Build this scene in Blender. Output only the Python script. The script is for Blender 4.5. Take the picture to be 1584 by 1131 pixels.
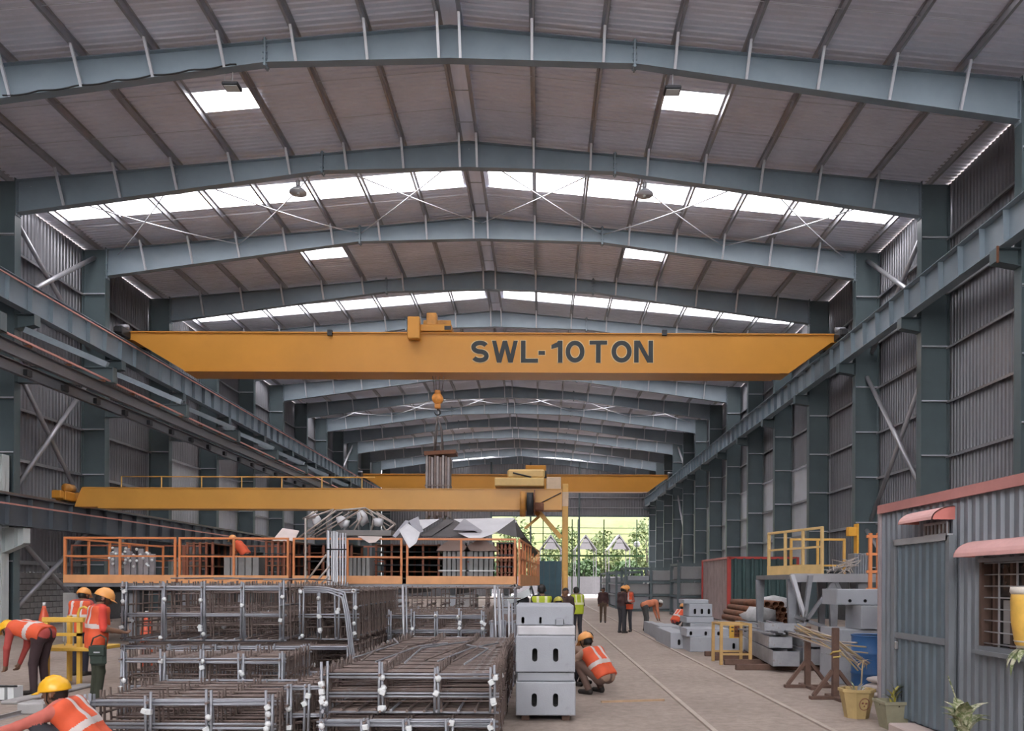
import bpy, bmesh, math, random
import numpy as np
from mathutils import Vector, Matrix, Euler

for o in list(bpy.data.objects):
    bpy.data.objects.remove(o)
scene = bpy.context.scene
COL = scene.collection
R = math.radians

# ------------------------------------------------------------------ camera
FPX = 1200.0                      # focal length in pixels of the 1584 x 1131 frame
IW, IH = 1584.0, 1131.0
CAM_H = 1.7
VPX, VPY = 836.0, 901.0           # where the hall's long axis vanishes
cam_data = bpy.data.cameras.new('camera')
cam = bpy.data.objects.new('camera', cam_data)
COL.objects.link(cam)
cam.location = (0, 0, CAM_H)
cam.rotation_euler = Euler((R(90), R(-0.22), 0), 'XYZ')
CAM_R = cam.rotation_euler.to_matrix()
cam_data.sensor_fit = 'HORIZONTAL'
cam_data.sensor_width = 36.0
cam_data.lens = FPX / IW * 36.0
_d = CAM_R.transposed() @ Vector((0, 1, 0))
PCX = VPX - FPX * _d.x / -_d.z    # principal point that puts the axis where it belongs
PCY = VPY + FPX * _d.y / -_d.z
cam_data.shift_x = (IW / 2 - PCX) / IW
cam_data.shift_y = (PCY - IH / 2) / IW
cam_data.clip_end = 600
cam_data.clip_start = 0.05
scene.camera = cam


def at(px, py, Y):
    """world point at depth Y seen at a pixel of the photograph"""
    d = CAM_R @ Vector(((px - PCX) / FPX, -(py - PCY) / FPX, -1.0))
    k = Y / d.y
    return Vector((d.x * k, Y, CAM_H + d.z * k))


def ground(px, py):
    d = CAM_R @ Vector(((px - PCX) / FPX, -(py - PCY) / FPX, -1.0))
    k = -CAM_H / d.z
    return Vector((d.x * k, d.y * k, 0.0))


def onx(px, py, X):
    """world point on the plane x = X"""
    d = CAM_R @ Vector(((px - PCX) / FPX, -(py - PCY) / FPX, -1.0))
    k = X / d.x
    return Vector((X, d.y * k, CAM_H + d.z * k))

# ------------------------------------------------------------------ light
world = bpy.data.worlds.new('overcast_sky')
scene.world = world
world.use_nodes = True
bg = world.node_tree.nodes['Background']
bg.inputs['Color'].default_value = (0.975, 0.965, 1.0, 1)
bg.inputs['Strength'].default_value = 1.0
vs = scene.view_settings
vs.view_transform = 'Standard'
vs.look = 'None'
vs.gamma = 1.0
vs.use_curve_mapping = False
vs.exposure = 3.55
try:
    scene.cycles.max_bounces = 10
    scene.cycles.diffuse_bounces = 7
    scene.cycles.use_denoising = True
except Exception:
    pass

# ------------------------------------------------------------------ materials
MATS = {}


def mat(name, col, rough=0.6, metal=0.0, var=0.12, scale=3.0, bump=0.0, bscale=40.0, col2=None, thr=None, spec=None):
    """procedural paint: a colour with large soft variation; col2 shows in patches where noise passes thr"""
    if name in MATS:
        return MATS[name]
    m = bpy.data.materials.new(name)
    m.use_nodes = True
    nt = m.node_tree
    N, L = nt.nodes, nt.links
    b = N['Principled BSDF']
    b.inputs['Roughness'].default_value = rough
    b.inputs['Metallic'].default_value = metal
    if spec is not None:
        b.inputs['Specular IOR Level'].default_value = spec
    tc = N.new('ShaderNodeTexCoord')
    nz = N.new('ShaderNodeTexNoise')
    nz.inputs['Scale'].default_value = scale
    nz.inputs['Detail'].default_value = 5
    nz.inputs['Roughness'].default_value = 0.62
    L.new(tc.outputs['Object'], nz.inputs['Vector'])
    rp = N.new('ShaderNodeValToRGB')
    rp.color_ramp.elements[0].position = 0.3
    rp.color_ramp.elements[1].position = 0.7
    rp.color_ramp.elements[0].color = [max(0, c * (1 - var)) for c in col] + [1]
    rp.color_ramp.elements[1].color = [min(1, c * (1 + var)) for c in col] + [1]
    L.new(nz.outputs['Fac'], rp.inputs['Fac'])
    out = rp.outputs['Color']
    if col2 is not None:
        n2 = N.new('ShaderNodeTexNoise')
        n2.inputs['Scale'].default_value = scale * 2.3
        n2.inputs['Detail'].default_value = 7
        n2.inputs['Roughness'].default_value = 0.7
        L.new(tc.outputs['Object'], n2.inputs['Vector'])
        r2 = N.new('ShaderNodeValToRGB')
        t = thr if thr else 0.58
        r2.color_ramp.elements[0].position = t
        r2.color_ramp.elements[1].position = min(1, t + 0.1)
        L.new(n2.outputs['Fac'], r2.inputs['Fac'])
        mx = N.new('ShaderNodeMixRGB')
        L.new(r2.outputs['Color'], mx.inputs['Fac'])
        L.new(out, mx.inputs['Color1'])
        mx.inputs['Color2'].default_value = list(col2) + [1]
        out = mx.outputs['Color']
    L.new(out, b.inputs['Base Color'])
    if bump > 0:
        n3 = N.new('ShaderNodeTexNoise')
        n3.inputs['Scale'].default_value = bscale
        n3.inputs['Detail'].default_value = 4
        L.new(tc.outputs['Object'], n3.inputs['Vector'])
        bp = N.new('ShaderNodeBump')
        bp.inputs['Strength'].default_value = bump
        bp.inputs['Distance'].default_value = 0.02
        L.new(n3.outputs['Fac'], bp.inputs['Height'])
        L.new(bp.outputs['Normal'], b.inputs['Normal'])
    MATS[name] = m
    return m


def mat_clear(name, tint):
    if name in MATS:
        return MATS[name]
    m = bpy.data.materials.new(name)
    m.use_nodes = True
    nt = m.node_tree
    nt.nodes.remove(nt.nodes['Principled BSDF'])
    t = nt.nodes.new('ShaderNodeBsdfTransparent')
    t.inputs['Color'].default_value = tint + (1,)
    d = nt.nodes.new('ShaderNodeBsdfTranslucent')
    d.inputs['Color'].default_value = (0.8, 0.8, 0.8, 1)
    mx = nt.nodes.new('ShaderNodeMixShader')
    mx.inputs['Fac'].default_value = 0.12
    nt.links.new(t.outputs[0], mx.inputs[1])
    nt.links.new(d.outputs[0], mx.inputs[2])
    nt.links.new(mx.outputs[0], nt.nodes['Material Output'].inputs['Surface'])
    MATS[name] = m
    return m


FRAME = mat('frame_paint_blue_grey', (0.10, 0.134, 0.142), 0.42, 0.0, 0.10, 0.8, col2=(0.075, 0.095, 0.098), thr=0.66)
FRAME_LIT = mat('frame_blue_grey_lit', (0.225, 0.28, 0.315), 0.42, 0.0, 0.10, 0.8, col2=(0.19, 0.235, 0.26), thr=0.66)  # frame paint lightened: light on rafters and high runways put into the colour
PALE = mat('pale_grey_paint', (0.60, 0.645, 0.64), 0.55, 0.0, 0.08, 1.2)
SHEET = mat('galvalume_sheet', (0.78, 0.80, 0.88), 0.36, 0.12, 0.09, 0.5)
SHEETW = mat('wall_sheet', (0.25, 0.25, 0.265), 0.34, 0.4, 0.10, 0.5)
GALV = mat('galvanised_steel', (0.42, 0.42, 0.44), 0.38, 0.5, 0.10, 2.0)
GALVL = mat('galvanised_light', (0.62, 0.64, 0.67), 0.38, 0.35, 0.08, 2.0)
YEL = mat('crane_yellow', (0.55, 0.245, 0.032), 0.40, 0.0, 0.07, 0.5)
YEL2 = mat('gantry_ochre_yellow', (0.64, 0.32, 0.06), 0.42, 0.0, 0.08, 0.5)
YELD = mat('crane_yellow_dark', (0.46, 0.21, 0.04), 0.5, 0.0, 0.25, 3.0)
ORANGE = mat('rail_orange', (0.66, 0.235, 0.085), 0.45, 0.0, 0.10, 2.0)
ORANGEL = mat('toeboard_orange', (0.72, 0.35, 0.15), 0.5, 0.0, 0.12, 2.0)
YRAIL = mat('frame_yellow_ochre', (0.66, 0.38, 0.09), 0.5, 0.0, 0.15, 3.0)
CONC = mat('precast_concrete', (0.345, 0.36, 0.385), 0.8, 0.0, 0.07, 1.6, 0.15, 60, col2=(0.29, 0.30, 0.315), thr=0.62)
CONCD = mat('dusty_concrete', (0.38, 0.37, 0.36), 0.85, 0.0, 0.14, 2.2, 0.2, 50)
BLOCKM = mat('block_masonry', (0.29, 0.285, 0.28), 0.9, 0.0, 0.15, 2.0, 0.3, 60)
MORTAR = mat('mortar', (0.09, 0.09, 0.09), 0.95, 0.0, 0.1, 5.0)
REBAR = mat('rebar_grey', (0.33, 0.34, 0.37), 0.48, 0.45, 0.18, 4.0, col2=(0.22, 0.16, 0.13), thr=0.62)
REBARR = mat('rebar_rusty', (0.185, 0.14, 0.122), 0.62, 0.25, 0.25, 4.0, col2=(0.26, 0.25, 0.25), thr=0.56)
SPACER = mat('spacer_white', (0.66, 0.68, 0.68), 0.6, 0.0, 0.05)
STEELF = mat('form_steel', (0.27, 0.28, 0.30), 0.48, 0.5, 0.15, 3.0, col2=(0.2, 0.16, 0.14), thr=0.66)
RUST = mat('rusty_steel', (0.20, 0.085, 0.045), 0.7, 0.2, 0.3, 5.0)
DARK = mat('dark_steel', (0.03, 0.032, 0.035), 0.5, 0.3, 0.2, 3.0)
BLACK = mat('black_rubber', (0.012, 0.012, 0.013), 0.6)
COPPER = mat('conductor_rail_pink', (0.62, 0.30, 0.26), 0.4, 0.2, 0.1)
SKYL = mat_clear('skylight_sheet', (0.9, 0.88, 0.9))
WOOD = mat('dark_timber', (0.13, 0.075, 0.055), 0.8, 0.0, 0.25, 6.0)
WOODL = mat('pale_timber', (0.42, 0.28, 0.17), 0.8, 0.0, 0.2, 6.0)

# ------------------------------------------------------------------ mesh helpers


class MB:
    """collects solids and links them as one mesh object"""

    def __init__(s):
        s.v, s.f, s.m, s.sm = [], [], [], []

    def add(s, vs, fs, mi=0, smooth=False):
        o = len(s.v)
        s.v += [tuple(p) for p in vs]
        s.f += [tuple(i + o for i in f) for f in fs]
        s.m += [mi] * len(fs)
        s.sm += [smooth] * len(fs)
        return s

    def box(s, x0, x1, y0, y1, z0, z1, mi=0):
        vs = [(x0, y0, z0), (x1, y0, z0), (x1, y1, z0), (x0, y1, z0), (x0, y0, z1), (x1, y0, z1), (x1, y1, z1), (x0, y1, z1)]
        return s.add(vs, [(0, 3, 2, 1), (4, 5, 6, 7), (0, 1, 5, 4), (1, 2, 6, 5), (2, 3, 7, 6), (3, 0, 4, 7)], mi)

    def cbox(s, x0, x1, y0, y1, z0, z1, c=0.02, mi=0):
        """box with chamfered edges"""
        bm = bmesh.new()
        g = bmesh.ops.create_cube(bm, size=1.0)
        for v in bm.verts:
            v.co = Vector(((x0 + x1) / 2 + v.co.x * (x1 - x0), (y0 + y1) / 2 + v.co.y * (y1 - y0), (z0 + z1) / 2 + v.co.z * (z1 - z0)))
        bmesh.ops.bevel(bm, geom=bm.edges[:], offset=c, segments=1, affect='EDGES')
        s.bm(bm, mi)
        return s

    def bm(s, bm, mi=0, smooth=False):
        bm.verts.index_update()
        s.add([v.co[:] for v in bm.verts], [[v.index for v in f.verts] for f in bm.faces], mi, smooth)
        bm.free()
        return s

    def bar(s, a, b, w, h=None, up=(0, 0, 1), mi=0):
        """rectangular bar from a to b"""
        a, b = Vector(a), Vector(b)
        h = w if h is None else h
        d = (b - a).normalized()
        u = Vector(up)
        if abs(d.dot(u)) > 0.98:
            u = Vector((0, 1, 0))
        x = d.cross(u).normalized() * (w / 2)
        z = x.cross(d).normalized() * (h / 2)
        vs = [a - x - z, a + x - z, a + x + z, a - x + z, b - x - z, b + x - z, b + x + z, b - x + z]
        return s.add(vs, [(0, 1, 2, 3), (7, 6, 5, 4), (0, 4, 5, 1), (1, 5, 6, 2), (2, 6, 7, 3), (3, 7, 4, 0)], mi)

    def tube(s, pts, r, n=8, mi=0, caps=True, closed=False):
        pts = [Vector(p) for p in pts]
        rs = r if isinstance(r, (list, tuple)) else [r] * len(pts)
        vs, fs = [], []
        prev = None
        m = len(pts)
        for i, p in enumerate(pts):
            if closed:
                d = (pts[(i + 1) % m] - pts[i - 1]).normalized()
            else:
                d = (pts[min(i + 1, m - 1)] - pts[max(i - 1, 0)]).normalized()
            if prev is None:
                u = Vector((0, 0, 1)) if abs(d.z) < 0.9 else Vector((1, 0, 0))
                x = d.cross(u).normalized()
            else:
                x = (prev - d * prev.dot(d)).normalized()
            prev = x
            y = d.cross(x)
            for k in range(n):
                t = 2 * math.pi * k / n
                vs.append(p + (x * math.cos(t) + y * math.sin(t)) * rs[i])
        for i in range(m if closed else m - 1):
            j = (i + 1) % m
            for k in range(n):
                fs.append((i * n + k, i * n + (k + 1) % n, j * n + (k + 1) % n, j * n + k))
        if caps and not closed:
            fs.append(tuple(range(n - 1, -1, -1)))
            fs.append(tuple((m - 1) * n + k for k in range(n)))
        return s.add(vs, fs, mi, n > 5)

    def prism(s, poly, axis, a, b, mi=0):
        """polygon extruded along axis 'x','y','z' from a to b; poly given in the other two axes in order"""
        n = len(poly)

        def P(p, t):
            return {'x': (t, p[0], p[1]), 'y': (p[0], t, p[1]), 'z': (p[0], p[1], t)}[axis]
        vs = [P(p, a) for p in poly] + [P(p, b) for p in poly]
        fs = [tuple(range(n)), tuple(range(2 * n - 1, n - 1, -1))]
        for i in range(n):
            j = (i + 1) % n
            fs.append((i, i + n, j + n, j))
        return s.add(vs, fs, mi)

    def lathe(s, prof, c=(0, 0, 0), n=20, mi=0, smooth=True):
        """profile of (r, z) turned about the vertical through c"""
        vs, fs = [], []
        for r, z in prof:
            for k in range(n):
                t = 2 * math.pi * k / n
                vs.append((c[0] + r * math.cos(t), c[1] + r * math.sin(t), c[2] + z))
        for i in range(len(prof) - 1):
            for k in range(n):
                fs.append((i * n + k, i * n + (k + 1) % n, (i + 1) * n + (k + 1) % n, (i + 1) * n + k))
        fs.append(tuple(range(n - 1, -1, -1)))
        fs.append(tuple((len(prof) - 1) * n + k for k in range(n)))
        return s.add(vs, fs, mi, smooth)

    def blob(s, c, r, mi=0, sub=1, jit=0.0, seed=0):
        bm = bmesh.new()
        bmesh.ops.create_icosphere(bm, subdivisions=sub, radius=1.0)
        rnd = random.Random(seed)
        rr = r if isinstance(r, (tuple, list)) else (r, r, r)
        for v in bm.verts:
            k = 1 + rnd.uniform(-jit, jit)
            v.co = Vector((c[0] + v.co.x * rr[0] * k, c[1] + v.co.y * rr[1] * k, c[2] + v.co.z * rr[2] * k))
        return s.bm(bm, mi, True)

    def xf(s, M):
        s.v = [tuple(M @ Vector(p)) for p in s.v]
        return s

    def mesh(s, name, mats):
        me = bpy.data.meshes.new(name)
        me.from_pydata(s.v, [], s.f)
        for m in (mats if isinstance(mats, (list, tuple)) else [mats]):
            me.materials.append(m)
        me.polygons.foreach_set('material_index', s.m)
        me.polygons.foreach_set('use_smooth', s.sm)
        me.update()
        return me

    def build(s, name, mats, parent=None, fix=True):
        me = s.mesh(name, mats)
        if fix:
            bm = bmesh.new()
            bm.from_mesh(me)
            bmesh.ops.recalc_face_normals(bm, faces=bm.faces)
            bm.to_mesh(me)
            bm.free()
        return link(name, me, parent)


def link(name, me, parent=None, loc=None, rot=None):
    o = bpy.data.objects.new(name, me)
    COL.objects.link(o)
    if parent is not None:
        o.parent = parent
    if loc is not None:
        o.location = loc
    if rot is not None:
        o.rotation_euler = rot
    return o


def tag(o, label, cat, group=None, kind=None):
    o['label'] = label
    o['category'] = cat
    if group:
        o['group'] = group
    if kind:
        o['kind'] = kind
    return o


def thing(name, label, cat, loc=(0, 0, 0), rz=0.0, group=None, kind=None):
    o = link(name, None, None, loc, (0, 0, rz))
    o.empty_display_size = 0.2
    return tag(o, label, cat, group, kind)


def copy_tree(o, parent=None):
    c = o.copy()
    COL.objects.link(c)
    c.parent = parent
    for ch in list(o.children):
        copy_tree(ch, c)
    return c


rnd = random.Random(7)
# ================================================================== the hall
BAY = 5.5


def YF(n):
    return BAY * (3.83 + n)


N0, N1 = -7, 13                    # first (open) frame and the far gable
XR, XL = 12.93, -17.94             # inner column flanges
WR_, WL_ = 14.05, -19.06           # wall sheets
XC = (XR + XL) / 2                 # ridge
HALF = (XR - XL) / 2
RIDGE_Z, SLOPE = 16.75, 0.0895     # rafter top


def raf_top(d):
    return RIDGE_Z - SLOPE * abs(d)


def raf_bot(d):
    d = abs(d)
    if d < 5.0:
        dep = 0.9 + (0.58 - 0.9) * d / 5.0
    else:
        dep = 0.58 + (1.12 - 0.58) * (d - 5.0) / (HALF - 5.0)
    return raf_top(d) - dep


PURL = [0.29 + 1.93 * k for k in range(8)] + [HALF + 0.35]

# floor ---------------------------------------------------------------
def floor_mat():
    m = bpy.data.materials.new('dusty_floor')
    m.use_nodes = True
    N, L = m.node_tree.nodes, m.node_tree.links
    b = N['Principled BSDF']
    b.inputs['Roughness'].default_value = 0.9
    tc = N.new('ShaderNodeTexCoord')
    n1 = N.new('ShaderNodeTexNoise'); n1.inputs['Scale'].default_value = 0.35; n1.inputs['Detail'].default_value = 8; n1.inputs['Roughness'].default_value = 0.65
    n2 = N.new('ShaderNodeTexNoise'); n2.inputs['Scale'].default_value = 7.0; n2.inputs['Detail'].default_value = 8; n2.inputs['Roughness'].default_value = 0.75
    L.new(tc.outputs['Object'], n1.inputs['Vector']); L.new(tc.outputs['Object'], n2.inputs['Vector'])
    r1 = N.new('ShaderNodeValToRGB')
    r1.color_ramp.elements[0].position = 0.32; r1.color_ramp.elements[0].color = (0.30, 0.243, 0.205, 1)
    r1.color_ramp.elements[1].position = 0.68; r1.color_ramp.elements[1].color = (0.42, 0.342, 0.29, 1)
    r2 = N.new('ShaderNodeValToRGB')
    r2.color_ramp.elements[0].position = 0.35; r2.color_ramp.elements[0].color = (0.72, 0.72, 0.72, 1)
    r2.color_ramp.elements[1].position = 0.6; r2.color_ramp.elements[1].color = (1, 1, 1, 1)
    L.new(n1.outputs['Fac'], r1.inputs['Fac']); L.new(n2.outputs['Fac'], r2.inputs['Fac'])
    mx = N.new('ShaderNodeMixRGB'); mx.blend_type = 'MULTIPLY'; mx.inputs['Fac'].default_value = 1
    L.new(r1.outputs['Color'], mx.inputs['Color1']); L.new(r2.outputs['Color'], mx.inputs['Color2'])
    L.new(mx.outputs['Color'], b.inputs['Base Color'])
    bp = N.new('ShaderNodeBump'); bp.inputs['Strength'].default_value = 0.5; bp.inputs['Distance'].default_value = 0.03
    L.new(n2.outputs['Fac'], bp.inputs['Height']); L.new(bp.outputs['Normal'], b.inputs['Normal'])
    return m


fl = MB().box(-60, 60, -40, 92.9, -0.3, 0.0).build('floor', floor_mat())
tag(fl, 'dusty pinkish concrete floor of the hall', 'floor', kind='structure')

# rails let into the floor
def rail(px_slope, label):
    X = CAM_H / px_slope
    o = MB().box(X - 0.032, X + 0.032, 4.0, 92.0, 0.0, 0.022).build('track_rail', mat('track_steel', (0.40, 0.33, 0.28), 0.6, 0.0, 0.2, 2.0))
    tag(o, label, 'rail', 'floor track rails')


rail(0.854, 'steel floor track rail nearer the concrete block stack')
rail(0.506, 'steel floor track rail running past the yellow trestle')

# roof ----------------------------------------------------------------
ceil = thing('ceiling', 'corrugated metal roof with purlins and translucent skylight strips', 'ceiling', kind='structure')


def corr(y0, y1, pitch=0.2, h=0.032):
    """trapezoid rib profile along a length: list of (t, height)"""
    n = max(1, round((y1 - y0) / pitch))
    p = (y1 - y0) / n
    out = []
    for i in range(n):
        a = y0 + i * p
        out += [(a, 0), (a + p * 0.5, 0), (a + p * 0.64, h), (a + p * 0.86, h)]
    out.append((y1, 0))
    return out


def roof_piece(name, m, y0, y1, d0, d1, side, ribs=True):
    mb = MB()
    pr = corr(y0, y1) if ribs else [(y0, 0), (y1, 0)]
    vs, fs = [], []
    for t, h in pr:
        for d in (d0, d1):
            vs.append((XC + side * d, t, RIDGE_Z + 0.215 - SLOPE * d + h))
    k = len(pr)
    for i in range(k - 1):
        fs.append((2 * i, 2 * i + 1, 2 * i + 3, 2 * i + 2))
    mb.add(vs, fs)
    return mb.build(name, m, ceil, fix=False)


EAVE = HALF + 1.3
for n in range(N0, N1):
    y0, y1 = YF(n), YF(n + 1)
    for side in (-1, 1):
        if n % 2 == 1:                       # translucent strip across the roof
            fa, fb = {-1: (0.24, 0.48), 1: (0.36, 0.60), 3: (0.50, 0.71)}.get(n, (0.40, 0.62))
            ya, yb = y0 + fa * BAY, y0 + fb * BAY
            roof_piece('roof_sheet', SHEET, y0, ya, 0.35, EAVE, side)
            roof_piece('roof_sheet', SHEET, yb, y1, 0.35, EAVE, side)
            last = WR_ - XC - 0.55
            roof_piece('roof_sheet', SHEET, ya, yb, last, EAVE, side)
            ds = [0.35] + PURL[1:8] + [last]
            for a, b in zip(ds[:-1], ds[1:]):
                roof_piece('skylight_panel', SKYL, ya, yb, a, b, side, False)
        elif n >= -7:                                  # one translucent panel in each slope
            ya, yb = y0 + 0.375 * BAY, y0 + 0.55 * BAY
            roof_piece('roof_sheet', SHEET, y0, ya, 0.35, EAVE, side)
            roof_piece('roof_sheet', SHEET, yb, y1, 0.35, EAVE, side)
            roof_piece('roof_sheet', SHEET, ya, yb, 0.35, PURL[3], side)
            roof_piece('roof_sheet', SHEET, ya, yb, PURL[4], EAVE, side)
            roof_piece('skylight_panel', SKYL, ya, yb, PURL[3], PURL[4], side, False)
        else:
            roof_piece('roof_sheet', SHEET, y0, y1, 0.35, EAVE, side)
rc = MB()
rc.prism([(XC - 0.5, RIDGE_Z + 0.21), (XC, RIDGE_Z + 0.262), (XC + 0.5, RIDGE_Z + 0.21), (XC, RIDGE_Z + 0.255)], 'y', YF(N0), YF(N1))
rc.build('ridge_cap', SHEET, ceil)

for side in (-1, 1):
    for d in PURL:
        zt = raf_top(d) if d < HALF else raf_top(HALF)
        x = XC + side * d
        mb = MB()
        y0, y1 = YF(N0), YF(N1)
        mb.box(x - 0.004, x + 0.004, y0, y1, zt, zt + 0.2)
        mb.box(x - 0.004 if side > 0 else x - 0.075, x + 0.075 if side > 0 else x + 0.004, y0, y1, zt + 0.0, zt + 0.008)
        mb.box(x - 0.075 if side > 0 else x - 0.004, x + 0.004 if side > 0 else x + 0.075, y0, y1, zt + 0.192, zt + 0.2)
        mb.box(x + side * 0.067, x + side * 0.075, y0, y1, zt, zt + 0.022)
        mb.build('purlin', GALV, ceil)
for n in range(N0, N1):
    for side in (-1, 1):
        mb = MB()
        for f in (0.34, 0.67):
            y = YF(n) + f * BAY
            mb.tube([(XC + side * 0.3, y, raf_top(0.3) + 0.1), (XC + side * 15, y, raf_top(15) + 0.1)], 0.009, 5)
        mb.build('sag_rod', GALVL, ceil)
    for f in (0.2, 0.5, 0.8):
        y = YF(n) + f * BAY
        MB().tube([(XC - 0.29, y, RIDGE_Z + 0.05), (XC + 0.29, y, RIDGE_Z + 0.05)], 0.016, 6).build('ridge_spacer', GALVL, ceil)
# crossed wind-bracing rods under the roof
for n in (1, 7):
    for d0, d1 in ((-15, -10), (-10, -5), (-5, 0), (0, 5), (5, 10), (10, 15)):
        for a, b in ((d0, d1), (d1, d0)):
            pts = []
            sag = 0.10 if abs(d0 + d1) > 5.1 else 0.03
            for k in range(9):
                t = k / 8
                d = a + (b - a) * t
                z = raf_top(a) * (1 - t) + raf_top(b) * t - 0.22 - 4 * sag * t * (1 - t) * 1.6
                pts.append((XC + d, YF(n) + t * BAY, z))
            MB().tube(pts, 0.022, 6).build('wind_brace_rod', GALVL, ceil)

# portal frames --------------------------------------------------------
GIRT_Z = [2.35 + 1.86 * k for k in range(7)]


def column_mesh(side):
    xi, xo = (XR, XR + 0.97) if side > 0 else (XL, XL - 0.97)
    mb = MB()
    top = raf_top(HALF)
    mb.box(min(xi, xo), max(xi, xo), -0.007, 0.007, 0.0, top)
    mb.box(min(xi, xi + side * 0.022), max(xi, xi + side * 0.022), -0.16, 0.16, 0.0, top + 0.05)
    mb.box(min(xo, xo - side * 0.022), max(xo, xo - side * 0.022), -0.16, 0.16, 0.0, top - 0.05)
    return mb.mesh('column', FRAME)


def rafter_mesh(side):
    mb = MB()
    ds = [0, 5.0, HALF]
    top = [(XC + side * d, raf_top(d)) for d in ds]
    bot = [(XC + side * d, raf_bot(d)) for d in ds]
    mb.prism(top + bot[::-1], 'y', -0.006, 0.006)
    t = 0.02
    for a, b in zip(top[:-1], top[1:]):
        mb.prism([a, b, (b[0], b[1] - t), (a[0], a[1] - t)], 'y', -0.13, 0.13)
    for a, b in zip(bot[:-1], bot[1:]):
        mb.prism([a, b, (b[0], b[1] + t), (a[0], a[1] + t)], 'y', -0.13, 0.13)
    return mb.mesh('rafter', FRAME_LIT)


def splice_mesh(d, side, knee=False):
    mb = MB()
    x = XC + side * d
    a, b = raf_bot(d) - 0.09, raf_top(d) + (0.09 if not knee else 0.0)
    mb.box(x - 0.025, x + 0.025, -0.13, 0.13, a, b)
    for k in range(5):
        z = a + 0.05 + (b - a - 0.1) * k / 4
        for y in (-0.09, 0.09):
            mb.tube([(x - 0.06, y, z), (x + 0.06, y, z)], 0.022, 6)
    return mb.mesh('splice_plate', FRAME_LIT)


def brace_mesh(d, side):
    """fly brace between a purlin and the rafter's lower flange"""
    x = XC + side * d
    a = Vector((x, -0.62, raf_top(d) + 0.02))
    b = Vector((x, -0.12, raf_bot(d) + 0.01))
    return MB().bar(a, b, 0.07, 0.07).mesh('fly_brace', GALVL)


def stiff_mesh(side, z):
    xi, xo = (XR + 0.025, XR + 0.94) if side > 0 else (XL - 0.94, XL - 0.025)
    return MB().box(xi, xo, -0.14, 0.0, z - 0.012, z + 0.03).mesh('stiffener_plate', GALVL)


BR_TOP = 10.78


def bracket_mesh(side, zt, reach=0.68, dep=0.5):
    """corbel that carries a runway beam"""
    x0 = XR if side > 0 else XL
    x1 = x0 - side * reach
    mb = MB()
    mb.prism([(x0, zt), (x1, zt), (x1, zt - dep * 0.75), (x0, zt - dep)], 'y', -0.008, 0.008)
    mb.box(min(x0, x1), max(x0, x1), -0.16, 0.16, zt - 0.02, zt)
    mb.prism([(x0, zt - dep), (x1, zt - dep * 0.75), (x1, zt - dep * 0.75 + 0.02), (x0, zt - dep + 0.02)], 'y', -0.16, 0.16)
    mb.box(min(x1, x1 + side * 0.02), max(x1, x1 + side * 0.02), -0.16, 0.16, zt - dep * 0.75, zt)
    return mb.mesh('crane_bracket', FRAME)


colm = {s: column_mesh(s) for s in (-1, 1)}
rafm = {s: rafter_mesh(s) for s in (-1, 1)}
splm = {s: splice_mesh(5.0, s) for s in (-1, 1)}
knem = {s: splice_mesh(HALF, s, True) for s in (-1, 1)}
brm = {(s, d): brace_mesh(d, s) for s in (-1, 1) for d in PURL[:8]}
stm = {(s, z): stiff_mesh(s, z) for s in (-1, 1) for z in GIRT_Z}
bkm = {s: bracket_mesh(s, BR_TOP) for s in (-1, 1)}
bkl = bracket_mesh(-1, 3.5, 0.66, 0.75)
basem = {s: MB().box(min(XR * (s > 0) + XL * (s < 0) - 0.1 * s, XR * (s > 0) + XL * (s < 0) + 1.05 * s),
                     max(XR * (s > 0) + XL * (s < 0) - 0.1 * s, XR * (s > 0) + XL * (s < 0) + 1.05 * s), -0.25, 0.25, 0, 0.04).mesh('base_plate', FRAME) for s in (-1, 1)}
ORD = ['first', 'second', 'third', 'fourth', 'fifth', 'sixth', 'seventh', 'eighth', 'ninth', 'tenth', 'eleventh', 'twelfth', 'thirteenth', 'fourteenth']
for n in range(N0, N1 + 1):
    if n < 0:
        lab = 'blue grey steel portal frame overhead, %s one before the frames in view' % ORD[-1 - n]
    else:
        lab = 'blue grey tapered steel portal frame, %s in view counting from the camera' % ORD[n]
    fr = thing('portal_frame', lab, 'frame', (0, YF(n), 0), 0, 'steel portal frames of the hall', 'structure')
    for s in (-1, 1):
        c = link('column', colm[s], fr)
        link('base_plate', basem[s], c)
        for z in GIRT_Z:
            link('stiffener_plate', stm[(s, z)], c)
        link('crane_bracket', bkm[s], c)
        if s < 0 and n != 1:
            link('crane_bracket', bkl, c)
        r = link('rafter', rafm[s], fr)
        link('splice_plate', splm[s], r)
        link('splice_plate', knem[s], r)
        for d in PURL[:8]:
            link('fly_brace', brm[(s, d)], fr)

# walls ------------------------------------------------------------------


SHEETW_LIT = mat('wall_sheet_lit', (0.62, 0.63, 0.66), 0.3, 0.3, 0.08, 0.6)  # wall sheet paled: light on the lower far bays put into the colour


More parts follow.
